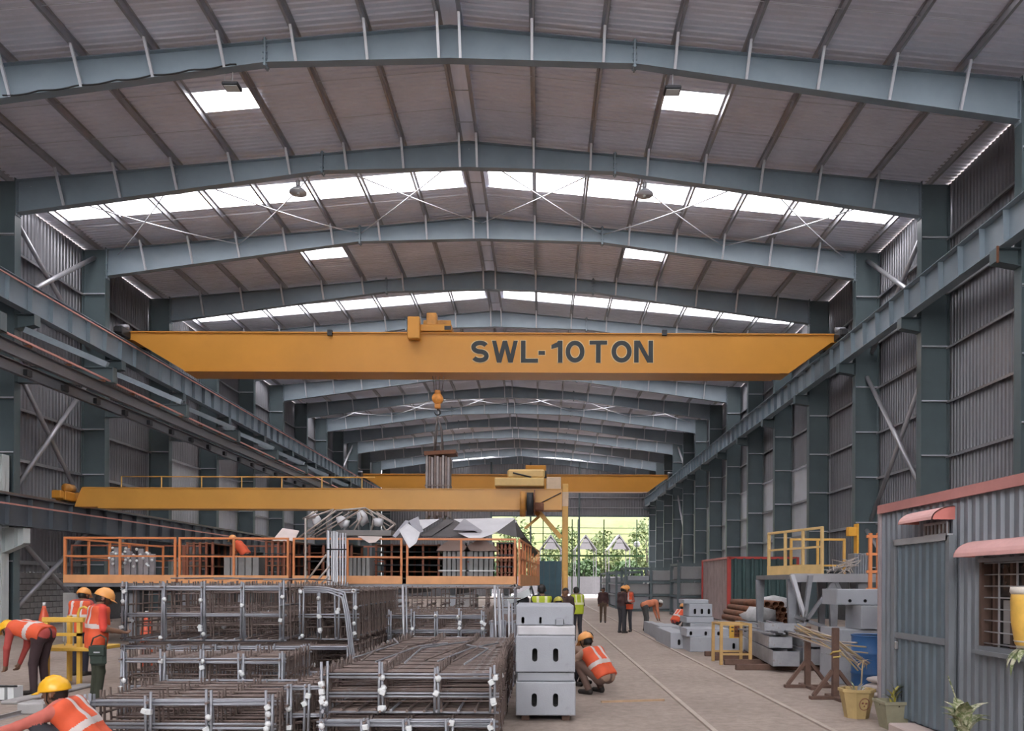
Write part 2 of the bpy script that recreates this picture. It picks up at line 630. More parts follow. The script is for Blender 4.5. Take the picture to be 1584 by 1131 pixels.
def wall_side(name, X, side, label):
    w = thing(name, label, 'wall', kind='structure')
    zt = raf_top(HALF) + 0.1
    for n in range(N0, N1):
        y0, y1 = YF(n), YF(n + 1)
        pr = corr(y0, y1, 0.2, 0.035)
        bands = ((2.0, 7.95, SHEETW_LIT), (7.9, zt, SHEETW)) if n >= 3 else ((2.0, zt, SHEETW),)
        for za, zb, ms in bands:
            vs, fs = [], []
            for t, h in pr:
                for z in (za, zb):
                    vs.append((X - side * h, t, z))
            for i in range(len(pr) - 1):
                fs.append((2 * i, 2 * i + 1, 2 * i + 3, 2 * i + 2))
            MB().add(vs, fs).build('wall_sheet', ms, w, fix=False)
    for z in GIRT_Z:
        mb = MB()
        xi = X - side * 0.04
        xj = xi - side * 0.17
        mb.box(min(xi, xj), max(xi, xj), YF(N0), YF(N1), z - 0.004, z + 0.004)
        mb.box(min(xj, xj + side * 0.006), max(xj, xj + side * 0.006), YF(N0), YF(N1), z - 0.075, z + 0.004)
        mb.box(min(xi, xi - side * 0.006), max(xi, xi - side * 0.006), YF(N0), YF(N1), z, z + 0.075)
        mb.build('girt', GALV, w)
    # low masonry wall under the sheets
    MB().box(min(X, X + side * 0.2), max(X, X + side * 0.2), YF(N0), YF(N1), 0, 2.0).build('mortar_core', MORTAR, w)
    return w


wl = wall_side('wall_left', WL_, -1, 'corrugated metal wall with a low block base along the hall')
wr = wall_side('wall_right', WR_, 1, 'corrugated metal wall with girts behind the runway columns')
blk = MB().cbox(-0.05, 0.05, -0.215, 0.215, -0.1, 0.1, 0.008).mesh('block', BLOCKM)
for r_ in range(9):
    off = 0.225 * (r_ % 2)
    y = YF(1) - 2.0 + off
    while y < YF(2) + 1.5:
        link('block', blk, wl, (WL_ + 0.04 + rnd.uniform(-0.006, 0.006), y + 0.225, 0.11 + 0.222 * r_))
        y += 0.45

# far gable wall with the big door opening
wf = thing('wall_far', 'corrugated far gable wall above the open end', 'wall', kind='structure')
yg = YF(N1) + 0.2
DOOR_X0, DOOR_X1, DOOR_H = -6.0, XR + 0.1, 9.55


def gable(x0, x1, zb, ztf):
    pr = corr(x0, x1, 0.3, 0.04)
    vs, fs = [], []
    for t, h in pr:
        vs.append((t, yg - h, zb))
        vs.append((t, yg - h, ztf(t)))
    for i in range(len(pr) - 1):
        fs.append((2 * i, 2 * i + 2, 2 * i + 3, 2 * i + 1))
    MB().add(vs, fs).build('wall_sheet', SHEETW, wf, fix=False)


zr = lambda x: RIDGE_Z + 0.2 - SLOPE * abs(x - XC)
gable(WL_, DOOR_X0, 0.0, zr)
gable(DOOR_X0, DOOR_X1, DOOR_H, zr)
gable(DOOR_X1, WR_, 0.0, zr)
for z in (10.6, 11.8, 13.2):
    MB().box(WL_, WR_, yg - 0.25, yg - 0.05, z, z + 0.08).build('girt', GALV, wf)
MB().box(DOOR_X0, DOOR_X1, yg - 0.3, yg - 0.1, DOOR_H - 0.02, DOOR_H + 0.12).build('lintel', FRAME, wf)
for x in (-5.9, -1.2, 4.6):
    MB().box(x - 0.1, x + 0.1, yg - 0.35, yg - 0.06, 0, 16).build('wall_post', FRAME, wf)

# unseen near gable, its high opening shaped to throw light on rafters and roof
wn = thing('wall_near', 'unseen corrugated gable wall behind the camera, opened under the roof for light', 'wall', kind='structure')
yg_far, yg, wf_far, wf = yg, YF(N0) - 0.2, wf, wn
gable(WL_, -13.0, 0.0, zr)
gable(-13.0, 8.0, 0.0, lambda x: 7.5)
gable(8.0, WR_, 0.0, zr)
yg, wf = yg_far, wf_far

# column bracing in the braced bay
for s, nm in ((-1, 'block wall'), (1, 'grey shed')):
    xm = (XR + 0.5) if s > 0 else (XL - 0.5)
    for n in (1, 9):
        for a, b, what in ((11.2, 15.0, 'upper'), (4.3, 10.2, 'middle'), (0.3, 3.9, 'low')):
            t = thing('column_bracing', '%s crossed tube bracing between wall columns on the side of the %s%s' % (what, nm, '' if n == 1 else ', far bay'), 'bracing', (xm, YF(n), 0), 0, 'crossed column bracing', 'structure')
            MB().tube([(0, 0.1, a), (0, BAY - 0.1, b)], 0.085, 10).build('brace_tube', GALV, t)
            MB().tube([(0.18 * s, 0.1, b), (0.18 * s, BAY - 0.1, a)], 0.085, 10).build('brace_tube', GALV, t)

# crane runway beams ---------------------------------------------------------
RUN_Z0, RUN_Z1 = BR_TOP, 11.72


def runway(name, X, z0, z1, y0, y1, label, fw=0.42, st=1.13, mt=FRAME_LIT, inner=1, conductor=None):
    t = thing(name, label, 'beam', (X, 0, 0), 0, 'crane runway beams', 'structure')
    mb = MB()
    mb.box(-0.008, 0.008, y0, y1, z0, z1)
    mb.box(-fw / 2, fw / 2, y0, y1, z1 - 0.025, z1)
    mb.box(-fw / 2 * 0.8, fw / 2 * 0.8, y0, y1, z0, z0 + 0.025)
    mb.build('girder', mt, t)
    MB().box(-0.04, 0.04, y0, y1, z1, z1 + 0.09).build('crane_rail', mat('rail_steel', (0.2, 0.17, 0.16), 0.4, 0.6), t)
    me = MB().prism([(-fw / 2 + 0.03, z1 - 0.025), (fw / 2 - 0.03, z1 - 0.025), (fw / 2 * 0.72, z0 + 0.02), (-fw / 2 * 0.72, z0 + 0.02)], 'y', -0.006, 0.006).mesh('web_stiffener', mt)
    y = y0 + 0.6
    while y < y1:
        link('web_stiffener', me, t, (0, y, 0))
        y += st
    if conductor is not None:
        MB().box(inner * (fw / 2 + 0.06), inner * (fw / 2 + 0.10), y0, y1, conductor, conductor + 0.05).build('conductor_rail', COPPER, t)
    return t


RX, LX = 12.47, -17.45
es = MB().box(12.24, 12.30, YF(0) - 0.2, YF(0) - 0.17, 10.35, 10.8).build('rust_strip', RUST)
tag(es, 'rusty steel strip on the nearest bracket of the shed side runway', 'strip')
runway('crane_runway_beam', RX, RUN_Z0, RUN_Z1, YF(-1), YF(N1) - 0.3, 'high crane runway beam above the grey shed and green container')
runway('crane_runway_beam', LX, RUN_Z0, RUN_Z1, YF(-1), YF(N1) - 0.3, 'high crane runway beam with pink conductor rail opposite the grey shed', conductor=11.52)
runway('crane_runway_beam', -17.42, 3.5, 4.5, YF(-1), YF(9), 'low crane runway beam behind the orange railings', conductor=4.15, mt=mat('dark_frame_paint', (0.10, 0.118, 0.135), 0.5, 0, 0.12, 1.0))

# pale stub column with bracket under the low runway
pc = thing('runway_column', 'pale grey steel column with bracket under the low runway beam', 'column', (0, YF(1) - 0.45, 0), 0, None, 'structure')
mb = MB()
mb.box(-19.0, -18.02, -0.01, 0.01, 0, 5.9)
mb.box(-18.05, -18.02, -0.18, 0.18, 0, 5.9)
mb.box(-19.03, -19.0, -0.18, 0.18, 0, 5.9)
mb.box(-19.03, -18.02, -0.18, 0.18, 5.9, 5.93)
mb.build('shaft', PALE, pc)
mb = MB()
mb.prism([(-18.02, 3.48), (-17.3, 3.48), (-17.3, 2.92), (-18.02, 2.6)], 'y', -0.01, 0.01)
mb.box(-18.02, -17.3, -0.18, 0.18, 3.45, 3.48)
mb.prism([(-18.02, 2.6), (-17.3, 2.92), (-17.3, 2.95), (-18.02, 2.63)], 'y', -0.18, 0.18)
mb.box(-17.62, -17.6, -0.18, 0.0, 2.8, 3.46)
mb.box(-17.32, -17.3, -0.18, 0.18, 2.92, 3.48)
mb.build('crane_bracket', PALE, pc)

# outriggers with the hanging monorail track on the far side from the shed
for n in range(0, 10):
    o = thing('outrigger_bracket', 'steel outrigger bracket holding the hanging monorail, %s from the camera' % ORD[n], 'bracket', (0, YF(n), 0), 0, 'outrigger brackets along the wall', 'structure')
    mb = MB()
    mb.box(XL + 0.02, -14.6, -0.006, 0.006, 8.45, 9.0)
    mb.box(XL + 0.02, -14.6, -0.13, 0.13, 8.97, 9.0)
    mb.box(XL + 0.02, -14.6, -0.13, 0.13, 8.45, 8.48)
    mb.box(-14.62, -14.6, -0.13, 0.13, 8.45, 9.0)
    mb.build('arm', FRAME, o)
    MB().bar((-17.6, -0.1, 10.25), (-14.8, -0.1, 9.06), 0.14, 0.2).build('tie_bar', mat('frame_paint_light', (0.28, 0.33, 0.36), 0.45), o)
for X, lab in ((-14.95, 'inner hanging monorail beam with pink conductor under the outrigger brackets'), (-16.2, 'outer hanging monorail beam under the outrigger brackets')):
    t = thing('monorail_beam', lab, 'beam', (X, 0, 0), 0, 'hanging monorail beams', 'structure')
    mb = MB()
    y0, y1 = YF(-1), YF(9) + 1
    mb.box(-0.006, 0.006, y0, y1, 8.06, 8.42)
    mb.box(-0.1, 0.1, y0, y1, 8.42, 8.44)
    mb.box(-0.08, 0.08, y0, y1, 8.06, 8.09)
    mb.build('track', mat('monorail_grey', (0.15, 0.155, 0.165), 0.45, 0.2, 0.12, 1.0), t)
    if X > -15:
        MB().box(0.16, 0.21, y0, y1, 8.5, 8.56).build('conductor_rail', COPPER, t)
        me = MB().box(-0.2, 0.18, -0.05, 0.05, 8.44, 8.5).mesh('hanger', RUST)
    else:
        me = MB().box(-0.14, 0.14, -0.12, 0.12, 8.1, 8.3).mesh('hanger', DARK)
    y = y0 + 1.2
    while y < y1:
        link('hanger', me, t, (0, y, 0))
        y += 1.9
# ================================================================== cranes
LETTER = mat('letter_dark', (0.022, 0.028, 0.03), 0.6)
LETTERW = mat('letter_outline', (0.62, 0.47, 0.25), 0.6)


def end_carriage(parent, x, zr, ln=2.4):
    o = MB().cbox(x - 0.16, x + 0.16, -ln / 2, ln / 2, zr + 0.06, zr + 0.42, 0.02).build('end_carriage', DARK, parent)
    for y in (-ln / 2 + 0.35, ln / 2 - 0.35):
        MB().tube([(x - 0.1, y, zr + 0.15), (x + 0.1, y, zr + 0.15)], 0.15, 14).build('wheel', DARK, o)
    MB().cbox(x - 0.14, x + 0.14, -ln / 2 - 0.14, -ln / 2, zr + 0.12, zr + 0.34, 0.02).build('buffer', BLACK, o)
    MB().tube([(x - 0.2, -0.8, zr + 0.5), (x + 0.2, -0.8, zr + 0.5)], 0.1, 12).build('drive_motor', GALV, o)
    return o


def overhead_crane(Y, label, z0, z1, x0, x1, wid):
    t = thing('overhead_crane', label, 'crane', (0, Y, 0))
    yf, yb = -wid / 2, wid / 2
    chx = 2.45
    zs = RUN_Z1 + 0.16
    prof = [(x0 - 0.15, z1), (x1 + 0.15, z1), (x1 + 0.15, zs), (x1 - 0.27, zs - 0.04), (x1 - 2.05, z0), (x0 + 2.45, z0), (x0 + 0.27, zs - 0.04), (x0 - 0.15, zs)]
    MB().prism(prof, 'y', yf, yb).build('main_girder', YEL, t)
    MB().box(x0 - 0.1, x1 + 0.1, yf - 0.07, yb + 0.07, z1 - 0.002, z1 + 0.03).build('top_flange', YEL, t)
    MB().box(x0 + chx, x1 - chx, yf - 0.06, yb + 0.06, z0 - 0.03, z0 + 0.0).build('bottom_flange', YEL, t)
    MB().box(x0, x1, yf + 0.1, yf + 0.18, z1 + 0.03, z1 + 0.1).build('trolley_rail', YELD, t)
    MB().box(x0, x1, yb - 0.18, yb - 0.1, z1 + 0.03, z1 + 0.1).build('trolley_rail', YELD, t)
    for x in (x0, x1):
        end_carriage(t, x, RUN_Z1 + 0.09)
    return t


Y1 = 33.2
CZ0 = at(836, 576, Y1 - 0.55).z
CZ1 = at(836, 517, Y1 - 0.55).z
cr = overhead_crane(Y1, 'yellow overhead crane beam lettered SWL-10 TON spanning the hall', CZ0, CZ1, LX, RX, 1.1)
# the crane's lettering, one mesh for each character
SPANS = [('S', 729, 756), ('W', 761, 801), ('L', 806, 832), ('-', 833, 843), ('1', 853, 870), ('0', 875, 904), ('T', 912, 939), ('O', 946, 977), ('N', 981, 1010)]




def ring(w, h, th, n=36, sq=1.0):
    """an oval band"""
    out, inn = [], []
    for k in range(n):
        t = 2 * math.pi * k / n
        c, q = math.cos(t), math.sin(t)
        out.append((0.5 * w * (1 + c), 0.5 * h * (1 + q)))
        inn.append((0.5 * w + (0.5 * w - th) * c, 0.5 * h + (0.5 * h - th) * q))
    return [[out[k], out[(k + 1) % n], inn[(k + 1) % n], inn[k]] for k in range(n)]


def s_band(w, h, th, n=40):
    pts = []
    r1x, r1y = w / 2 - th / 2, h / 4 - th / 4
    for k in range(n // 2 + 1):
        t = R(25 + 245 * k / (n // 2))
        pts.append((w / 2 + r1x * math.cos(t), h * 0.75 - th / 4 + r1y * math.sin(t)))
    for k in range(n // 2 + 1):
        t = R(90 - 245 * k / (n // 2))
        pts.append((w / 2 + r1x * math.cos(t), h * 0.25 + th / 4 + r1y * math.sin(t)))
    L_, R_ = [], []
    for i, p_ in enumerate(pts):
        d = Vector((pts[min(i + 1, len(pts) - 1)][0] - pts[max(i - 1, 0)][0], pts[min(i + 1, len(pts) - 1)][1] - pts[max(i - 1, 0)][1])).normalized()
        nx, ny = -d.y * th / 2, d.x * th / 2
        L_.append((p_[0] + nx, p_[1] + ny))
        R_.append((p_[0] - nx, p_[1] - ny))
    return [[L_[i], L_[i + 1], R_[i + 1], R_[i]] for i in range(len(pts) - 1)]


def letter_polys(ch, w, h):
    t = 0.205 * h
    if ch == 'S':
        return s_band(w, h, t)
    if ch in 'O0':
        return ring(w, h, t)
    if ch == 'L':
        return [[(0, 0), (t, 0), (t, h), (0, h)], [(t, 0), (w, 0), (w, t * 0.85), (t, t * 0.85)]]
    if ch == 'T':
        return [[(0, h - t * 0.85), (w, h - t * 0.85), (w, h), (0, h)], [(w / 2 - t / 2, 0), (w / 2 + t / 2, 0), (w / 2 + t / 2, h - t * 0.85), (w / 2 - t / 2, h - t * 0.85)]]
    if ch == '-':
        return [[(0, 0), (w, 0), (w, h), (0, h)]]
    if ch == '1':
        return [[(w - t, 0), (w, 0), (w, h), (w - t, h)], [(0, h * 0.62), (w - t, h * 0.70), (w - t, h), (w - t * 1.2, h * 0.93), (0, h * 0.80)]]
    if ch == 'N':
        return [[(0, 0), (t, 0), (t, h), (0, h)], [(w - t, 0), (w, 0), (w, h), (w - t, h)], [(t * 0.2, h), (t * 1.25, h), (w - t * 0.2, 0), (w - t * 1.25, 0)]]
    if ch == 'W':
        k = t * 0.95
        return [[(0, h), (k, h), (w * 0.28 + k / 2, 0), (w * 0.28 - k / 2, 0)], [(w * 0.28 - k / 2, 0), (w * 0.28 + k / 2, 0), (w / 2 + k / 2, h), (w / 2 - k / 2, h)],
                [(w / 2 - k / 2, h), (w / 2 + k / 2, h), (w * 0.72 + k / 2, 0), (w * 0.72 - k / 2, 0)], [(w * 0.72 - k / 2, 0), (w * 0.72 + k / 2, 0), (w, h), (w - k, h)]]
    return []


for ch, xa, xb in SPANS:
    yt, yb_ = (527, 561) if ch != '-' else (543, 549)
    A, B = at(xa, yt, Y1 - 0.56), at(xb, yb_, Y1 - 0.56)
    w_, h_ = B.x - A.x, A.z - B.z
    for k in (0, 1):
        mb = MB()
        for pi_, po in enumerate(letter_polys(ch, w_, h_)):
            jog = 0.0012 * (pi_ % 5)
            if k == 1:                                   # slightly larger copy behind: the pale outline
                cx = sum(q_[0] for q_ in po) / len(po)
                cz = sum(q_[1] for q_ in po) / len(po)
                g = 0.028
                po = [(q_[0] + math.copysign(g, q_[0] - cx), q_[1] + math.copysign(g, q_[1] - cz)) for q_ in po]
            mb.prism([(A.x + q_[0], B.z + q_[1]) for q_ in po], 'y', -0.556 - (0.014 if k == 0 else 0.002) - jog, -0.549)
        mb.build('letter' if k == 0 else 'letter_outline', LETTER if k == 0 else LETTERW, cr)

# trolley on top of the big crane
p = at(636, 513, Y1)
q = at(701, 513, Y1)
zt = CZ1 + 0.1
tr = MB().cbox(p.x + 0.25, q.x, -0.6, 0.6, zt, zt + 0.28, 0.02).build('trolley', YEL, cr)
MB().cbox(p.x, p.x + 0.5, -0.95, -0.6, zt - 0.42, zt + 0.5, 0.03).build('gearbox', YEL, tr)
MB().cbox((p.x + q.x) / 2 - 0.18, (p.x + q.x) / 2 + 0.25, -0.5, -0.1, zt + 0.28, zt + 0.82, 0.04).build('hoist_motor', YELD, tr)
MB().tube([(p.x + 0.55, 0.0, zt + 0.45), (q.x - 0.1, 0.0, zt + 0.45)], 0.2, 14).build('rope_drum', YELD, tr)
MB().cbox(q.x - 0.3, q.x - 0.02, -0.62, -0.4, zt + 0.05, zt + 0.22, 0.01).build('brake_box', DARK, tr)
for xx in (430 / 3.9 + 400, 1028):
    c = at(xx, 515, Y1 - 0.6)
    MB().cbox(c.x - 0.1, c.x + 0.1, -0.66, -0.5, c.z - 0.12, c.z + 0.12, 0.01).build('limit_switch', DARK, cr)

# hook block and ropes
hx = at(677, 617, Y1)
ropes = MB()
for dx in (-0.13, -0.05, 0.05, 0.16):
    ropes.tube([(hx.x + dx * 1.6, 0, CZ0), (hx.x + dx, 0, hx.z + 0.1)], 0.014, 6)
ropes.build('hoist_rope', DARK, cr)
hk = MB().tube([(hx.x, -0.14, hx.z), (hx.x, 0.14, hx.z)], 0.23, 20)
hk.cbox(hx.x - 0.12, hx.x + 0.12, -0.1, 0.1, hx.z - 0.42, hx.z + 0.36, 0.03)
hb = hk.build('hook_block', mat('hook_orange', (0.75, 0.30, 0.06), 0.5, 0, 0.2, 6), cr)
pts = []
for k in range(13):
    a = R(100 - k * 24)
    pts.append((hx.x + 0.12 * math.cos(a), 0, hx.z - 0.58 + 0.12 * math.sin(a)))
MB().tube(pts, [0.035] * 9 + [0.03, 0.025, 0.02, 0.012], 8).build('hook', DARK, hb)

# hanging load
l0, l1 = at(660, 706, Y1), at(697, 803, Y1)
HKZ = hx.z - 0.74
ld = thing('sheet_bundle', 'upright bundle of brownish steel strips hanging from the big crane hook', 'load', (0, Y1, 0))
n = 9
w = (l1.x - l0.x) / n
BUN = mat('bundle_brown', (0.22, 0.17, 0.155), 0.6, 0.3, 0.25, 4)
BUN2 = mat('bundle_grey', (0.27, 0.24, 0.235), 0.5, 0.4, 0.2, 4)
for i in range(n):
    a = l0.x + i * w
    MB().cbox(a + 0.006, a + w - 0.006, -0.35 + 0.03 * (i % 2), 0.35, l1.z + 0.05 * ((i * 5) % 3), l0.z - 0.04 * ((i * 7) % 3), 0.012).build('strip', BUN if i % 2 else BUN2, ld)
MB().bar((l0.x - 0.05, 0, l0.z + 0.06), (l1.x + 0.25, 0, l0.z + 0.14), 0.9, 0.16).build('lifting_beam', RUST, ld)
MB().box(l0.x - 0.02, l1.x + 0.02, -0.375, 0.37, l0.z - 1.32, l0.z - 1.26).build('strap', BUN, ld)
sl = MB()
for dx, dy in ((-0.3, -0.2), (0.3, -0.2), (-0.3, 0.2), (0.3, 0.2)):
    sl.tube([(hx.x, 0, HKZ), ((l0.x + l1.x) / 2 + dx * 0.35, dy, l0.z + 1.2), ((l0.x + l1.x) / 2 + dx * 0.6, dy, l0.z + 0.14)], 0.03, 6)
sl.build('sling', mat('sling_grey', (0.17, 0.15, 0.145), 0.8), ld)

# far crane on the same runway
far = overhead_crane(75.8, 'distant yellow overhead crane high up near the far gable', at(836, 760, 75.3).z, at(836, 735, 75.3).z, LX, RX, 0.9)
MB().cbox(-1.5, 0.5, -0.8, 0.6, at(836, 735, 75.3).z + 0.1, at(836, 735, 75.3).z + 0.9, 0.05).build('trolley', YEL, far)

# semi-gantry crane: one end on the low runway, one leg on the floor
Y2 = 29.0
sg = thing('semi_gantry_crane', 'yellow semi-gantry crane with a floor leg and a low runway end', 'crane', (0, Y2, 0))
gz1 = at(400, 756, Y2 - 0.35).z
gz0 = at(400, 785, Y2 - 0.35).z
gx0, gx1 = at(124, 770, Y2).x, at(869, 770, Y2).x
MB().prism([(gx0 + 0.25, gz1), (gx1, gz1), (gx1, gz0), (gx0, gz0), (gx0 + 0.02, gz0 + 0.08)], 'y', -0.35, 0.3).build('main_girder', YEL2, sg)
MB().box(gx0 + 0.9, gx1, -0.42, 0.36, gz0 - 0.06, gz0).build('bottom_flange', YEL2, sg)
MB().box(gx0 + 0.3, gx1, -0.4, 0.34, gz1, gz1 + 0.03).build('top_flange', YEL2, sg)
rl = MB()
wx0, wx1 = at(188, 740, Y2 + 1.1).x, at(580, 740, Y2 + 1.1).x
hz = at(400, 738, Y2 + 1.1).z
rl.tube([(wx0, 1.1, hz), (wx1, 1.1, hz)], 0.022, 8)
rl.tube([(wx0, 1.1, hz - 0.45), (wx1, 1.1, hz - 0.45)], 0.018, 8)
rl.build('guard_rail', YRAIL, sg)
k = 0
x = wx0
while x < wx1:
    MB().tube([(x, 1.1, gz0 + 0.2), (x, 1.1, hz)], 0.022, 8).build('rail_post', YRAIL, sg)
    x += (at(310, 740, Y2 + 1.1).x - at(248, 740, Y2 + 1.1).x)
MB().box(wx0, wx1, 0.3, 1.15, gz0 + 0.15, gz0 + 0.2).build('walkway', YELD, sg)
# runway end
ec = MB().cbox(-17.6, -17.22, -0.9, 0.9, 4.62, 4.95, 0.03).build('end_truck', YEL, sg)
MB().prism([(-17.5, 4.95), (gx0 + 0.5, 4.95), (gx0 + 0.6, gz0 + 0.05), (-17.1, 4.66)], 'y', -0.3, 0.3).build('gusset', YELD, sg)
MB().tube([(-17.4, -0.6, 5.1), (-17.4, -0.2, 5.1)], 0.16, 12).build('drive_motor', YELD, ec)
MB().cbox(-17.58, -17.25, -1.15, -0.9, 4.66, 4.95, 0.03).build('buffer', YEL, ec)
for y in (-0.65, 0.65):
    MB().tube([(-17.5, y, 4.72), (-17.33, y, 4.72)], 0.14, 12).build('wheel', DARK, ec)
# floor leg
lx = at(874, 850, Y2).x
MB().cbox(lx - 0.11, lx + 0.11, -0.13, 0.13, 0.3, gz1 + 0.25, 0.015).build('leg', YRAIL, sg)
MB().cbox(lx - 0.12, lx + 0.12, -0.14, 0.14, gz0 + 0.1, gz1 - 0.05, 0.015).build('leg_joint', mat('cream_paint', (0.62, 0.47, 0.32), 0.6), sg)
for y in (-1.25, 1.25):
    MB().bar((lx, y, 0.35), (lx, 0.0, 2.2), 0.12, 0.14).build('leg_strut', YRAIL, sg)
MB().cbox(lx - 0.13, lx + 0.13, -1.7, 1.7, 0.18, 0.42, 0.02).build('wheel_beam', YRAIL, sg)
for y in (-1.35, 1.35):
    MB().tube([(lx - 0.08, y, 0.18), (lx + 0.08, y, 0.18)], 0.175, 14).build('wheel', DARK, sg)
a, b = at(834, 797, Y2), at(868, 832, Y2)
MB().bar((a.x, 0, a.z + 0.1), (b.x, 0, b.z), 0.14, 0.16).build('knee_brace', YRAIL, sg)
a2, b2 = at(834, 799, Y2 + 0.1), at(812, 818, Y2 + 0.1)
MB().bar((a2.x, 0.1, a2.z), (b2.x, 0.1, b2.z), 0.1, 0.1).build('knee_brace', YRAIL, sg)
MB().bar((gx1 - 1.1, 0, gz0), (a.x, 0, a.z), 0.16, 0.16).build('knee_post', YELD, sg)
# hoist on the girder, rusty cable reel below it
c0, c1 = at(765, 752, Y2 - 0.7), at(842, 739, Y2 - 0.7)
ho = MB().cbox(c0.x, c1.x, -0.72, 0.2, c0.z, c1.z, 0.03).build('hoist_body', mat('hoist_cream', (0.66, 0.44, 0.16), 0.55, 0, 0.1, 2), sg)
c2, c3 = at(785, 739, Y2 - 0.6), at(843, 726, Y2 - 0.6)
MB().cbox(c2.x, c3.x, -0.6, 0.1, c1.z, c3.z, 0.06).build('hoist_cover', mat('hoist_cream', (0.66, 0.44, 0.16)), ho)
MB().tube([(c2.x + 0.2, -0.66, c1.z + 0.18), (c3.x - 0.5, -0.66, c1.z + 0.02)], 0.03, 6).build('hose', DARK, ho)
MB().tube([(c3.x - 0.05, -0.4, (c1.z + c3.z) / 2), (c3.x + 0.06, -0.4, (c1.z + c3.z) / 2)], 0.14, 14).build('motor_fan', DARK, ho)
e0, e1 = at(845, 757, Y2 - 0.4), at(868, 738, Y2 - 0.4)
eb = MB().cbox(e0.x, e1.x, -0.4, 0.2, e0.z, e1.z, 0.02).build('control_box', mat('cream_paint', (0.62, 0.47, 0.32)), sg)
MB().tube([(e0.x - 0.3, -0.45, gz1 - 0.55), (e1.x, -0.45, gz1 - 0.12)], 0.02, 6).build('strut_rod', DARK, sg)
m0, m1 = at(803, 760, Y2 - 0.8), at(842, 800, Y2 - 0.8)
rr = (m0.z - m1.z) / 2
mc = Vector(((m0.x + m1.x) / 2, -0.8, (m0.z + m1.z) / 2))
reel = MB().tube([(mc.x - 0.42, mc.y, mc.z), (mc.x - 0.22, mc.y, mc.z)], rr * 0.98, 22).build('cable_reel', YELD, sg)
MB().tube([(mc.x - 0.18, mc.y, mc.z), (mc.x + 0.06, mc.y, mc.z)], rr * 0.9, 22).build('reel_core', DARK, reel)
MB().tube([(mc.x + 0.08, mc.y, mc.z + 0.05), (mc.x + 0.12, mc.y, mc.z + 0.05)], rr * 1.0, 22).build('reel_flange', RUST, reel)
MB().cbox(mc.x + 0.1, mc.x + 0.44, mc.y - 0.15, mc.y + 0.2, mc.z - 0.25, mc.z + 0.05, 0.04).build('reel_motor', RUST, reel)
MB().bar((mc.x, mc.y, mc.z + 0.1), (mc.x, -0.3, gz0 + 0.1), 0.14, 0.2).build('reel_arm', YELD, reel)

# ------------------------------------------------------------------ hanging lamps
def flood(px, py, Y, label):
    c = at(px, py, Y)
    t = thing('hanging_floodlight', label, 'lamp', c, 0, 'roof lamps')
    MB().cbox(-0.22, 0.22, -0.18, 0.18, 0.0, 0.1, 0.02).build('housing', DARK, t)
    MB().box(-0.18, 0.18, -0.14, 0.14, -0.012, 0.0).build('lens', mat('lamp_lens', (0.6, 0.62, 0.6), 0.3), t)
    zt = raf_bot(c.x - XC) - c.z
    MB().tube([(0.0, 0.0, 0.1), (0.02, 0.0, zt + 0.2)], 0.014, 6).build('hanger', GALV, t)
    MB().tube([(-0.2, 0.0, 0.1), (-0.2, 0.0, 0.4)], 0.01, 6).build('bracket', GALV, t)


def dish(px, py, Y, label):
    c = at(px, py, Y)
    t = thing('dish_lamp', label, 'lamp', c, 0, 'roof lamps')
    MB().lathe([(0.3, 0.0), (0.29, 0.05), (0.17, 0.16), (0.09, 0.2)], n=22).build('reflector', GALVL, t)
    MB().lathe([(0.07, 0.2), (0.08, 0.42), (0.03, 0.46)], n=14).build('ballast', GALV, t)
    MB().lathe([(0.06, 0.02), (0.05, -0.05), (0.01, -0.08)], n=12).build('bulb', mat('lamp_lens', (0.6, 0.62, 0.6)), t)
    zt = raf_bot(c.x - XC) - c.z
    MB().tube([(0, 0, 0.44), (0, 0, zt + 0.3)], 0.012, 6).build('hanger', GALV, t)


flood(359, 137, YF(0) + 0.1, 'small floodlight hanging from the first frame over the semi-gantry side')
flood(1040, 143, YF(0) + 0.1, 'small floodlight hanging from the first frame beside the shed-side skylight')
dish(461, 299, YF(1) + 0.1, 'dish lamp hanging from the second frame on the semi-gantry side')
dish(997, 302, YF(1) + 0.1, 'dish lamp hanging from the second frame on the shed side')
# black cable looping along the first rafter
pts = []
for i in range(40):
    px = 10 + i * 9.2
    d = at(px, 130, YF(0)).x - XC
    pts.append((XC + d, YF(0) - 0.15, raf_bot(d) + 0.05 - 0.05 * abs(math.sin(i * 0.5))))
tag(MB().tube(pts, 0.02, 6).build('cable', BLACK), 'black cable clipped along the foot of the first rafter', 'cable')
# ================================================================== casting platform with orange railings
ZD = 1.66                                            # deck level
YP = 21.0
DRAIL = mat('rail_rust_red', (0.26, 0.085, 0.045), 0.6, 0.0, 0.25, 3.0)


def guard_panel(p, q, z0, z1, label, m=ORANGE, mt=ORANGEL, posts=3, toe=0.2, group='orange guardrail panels', cat='railing', mid=0.56, bar=0.055):
    """railing panel between two floor points"""
    p, q = Vector((p[0], p[1], 0)), Vector((q[0], q[1], 0))
    d = q - p
    L = d.length
    t = thing('guardrail_panel', label, cat, (p.x, p.y, z0), math.atan2(d.y, d.x), group)
    h = z1 - z0
    MB().cbox(0, L, -bar / 2, bar / 2, h - bar, h, 0.006).build('top_rail', m, t)
    MB().box(0, L, -bar * 0.4, bar * 0.4, h * mid, h * mid + bar * 0.8).build('mid_rail', m, t)
    for k in range(posts):
        x = bar / 2 + (L - bar) * k / (posts - 1)
        MB().box(x - bar / 2, x + bar / 2, -bar / 2, bar / 2, 0, h - bar).build('post', m, t)
    if toe:
        MB().box(0, L, -0.035, -0.028, -0.02, toe).build('toe_board', mt, t)
    return t


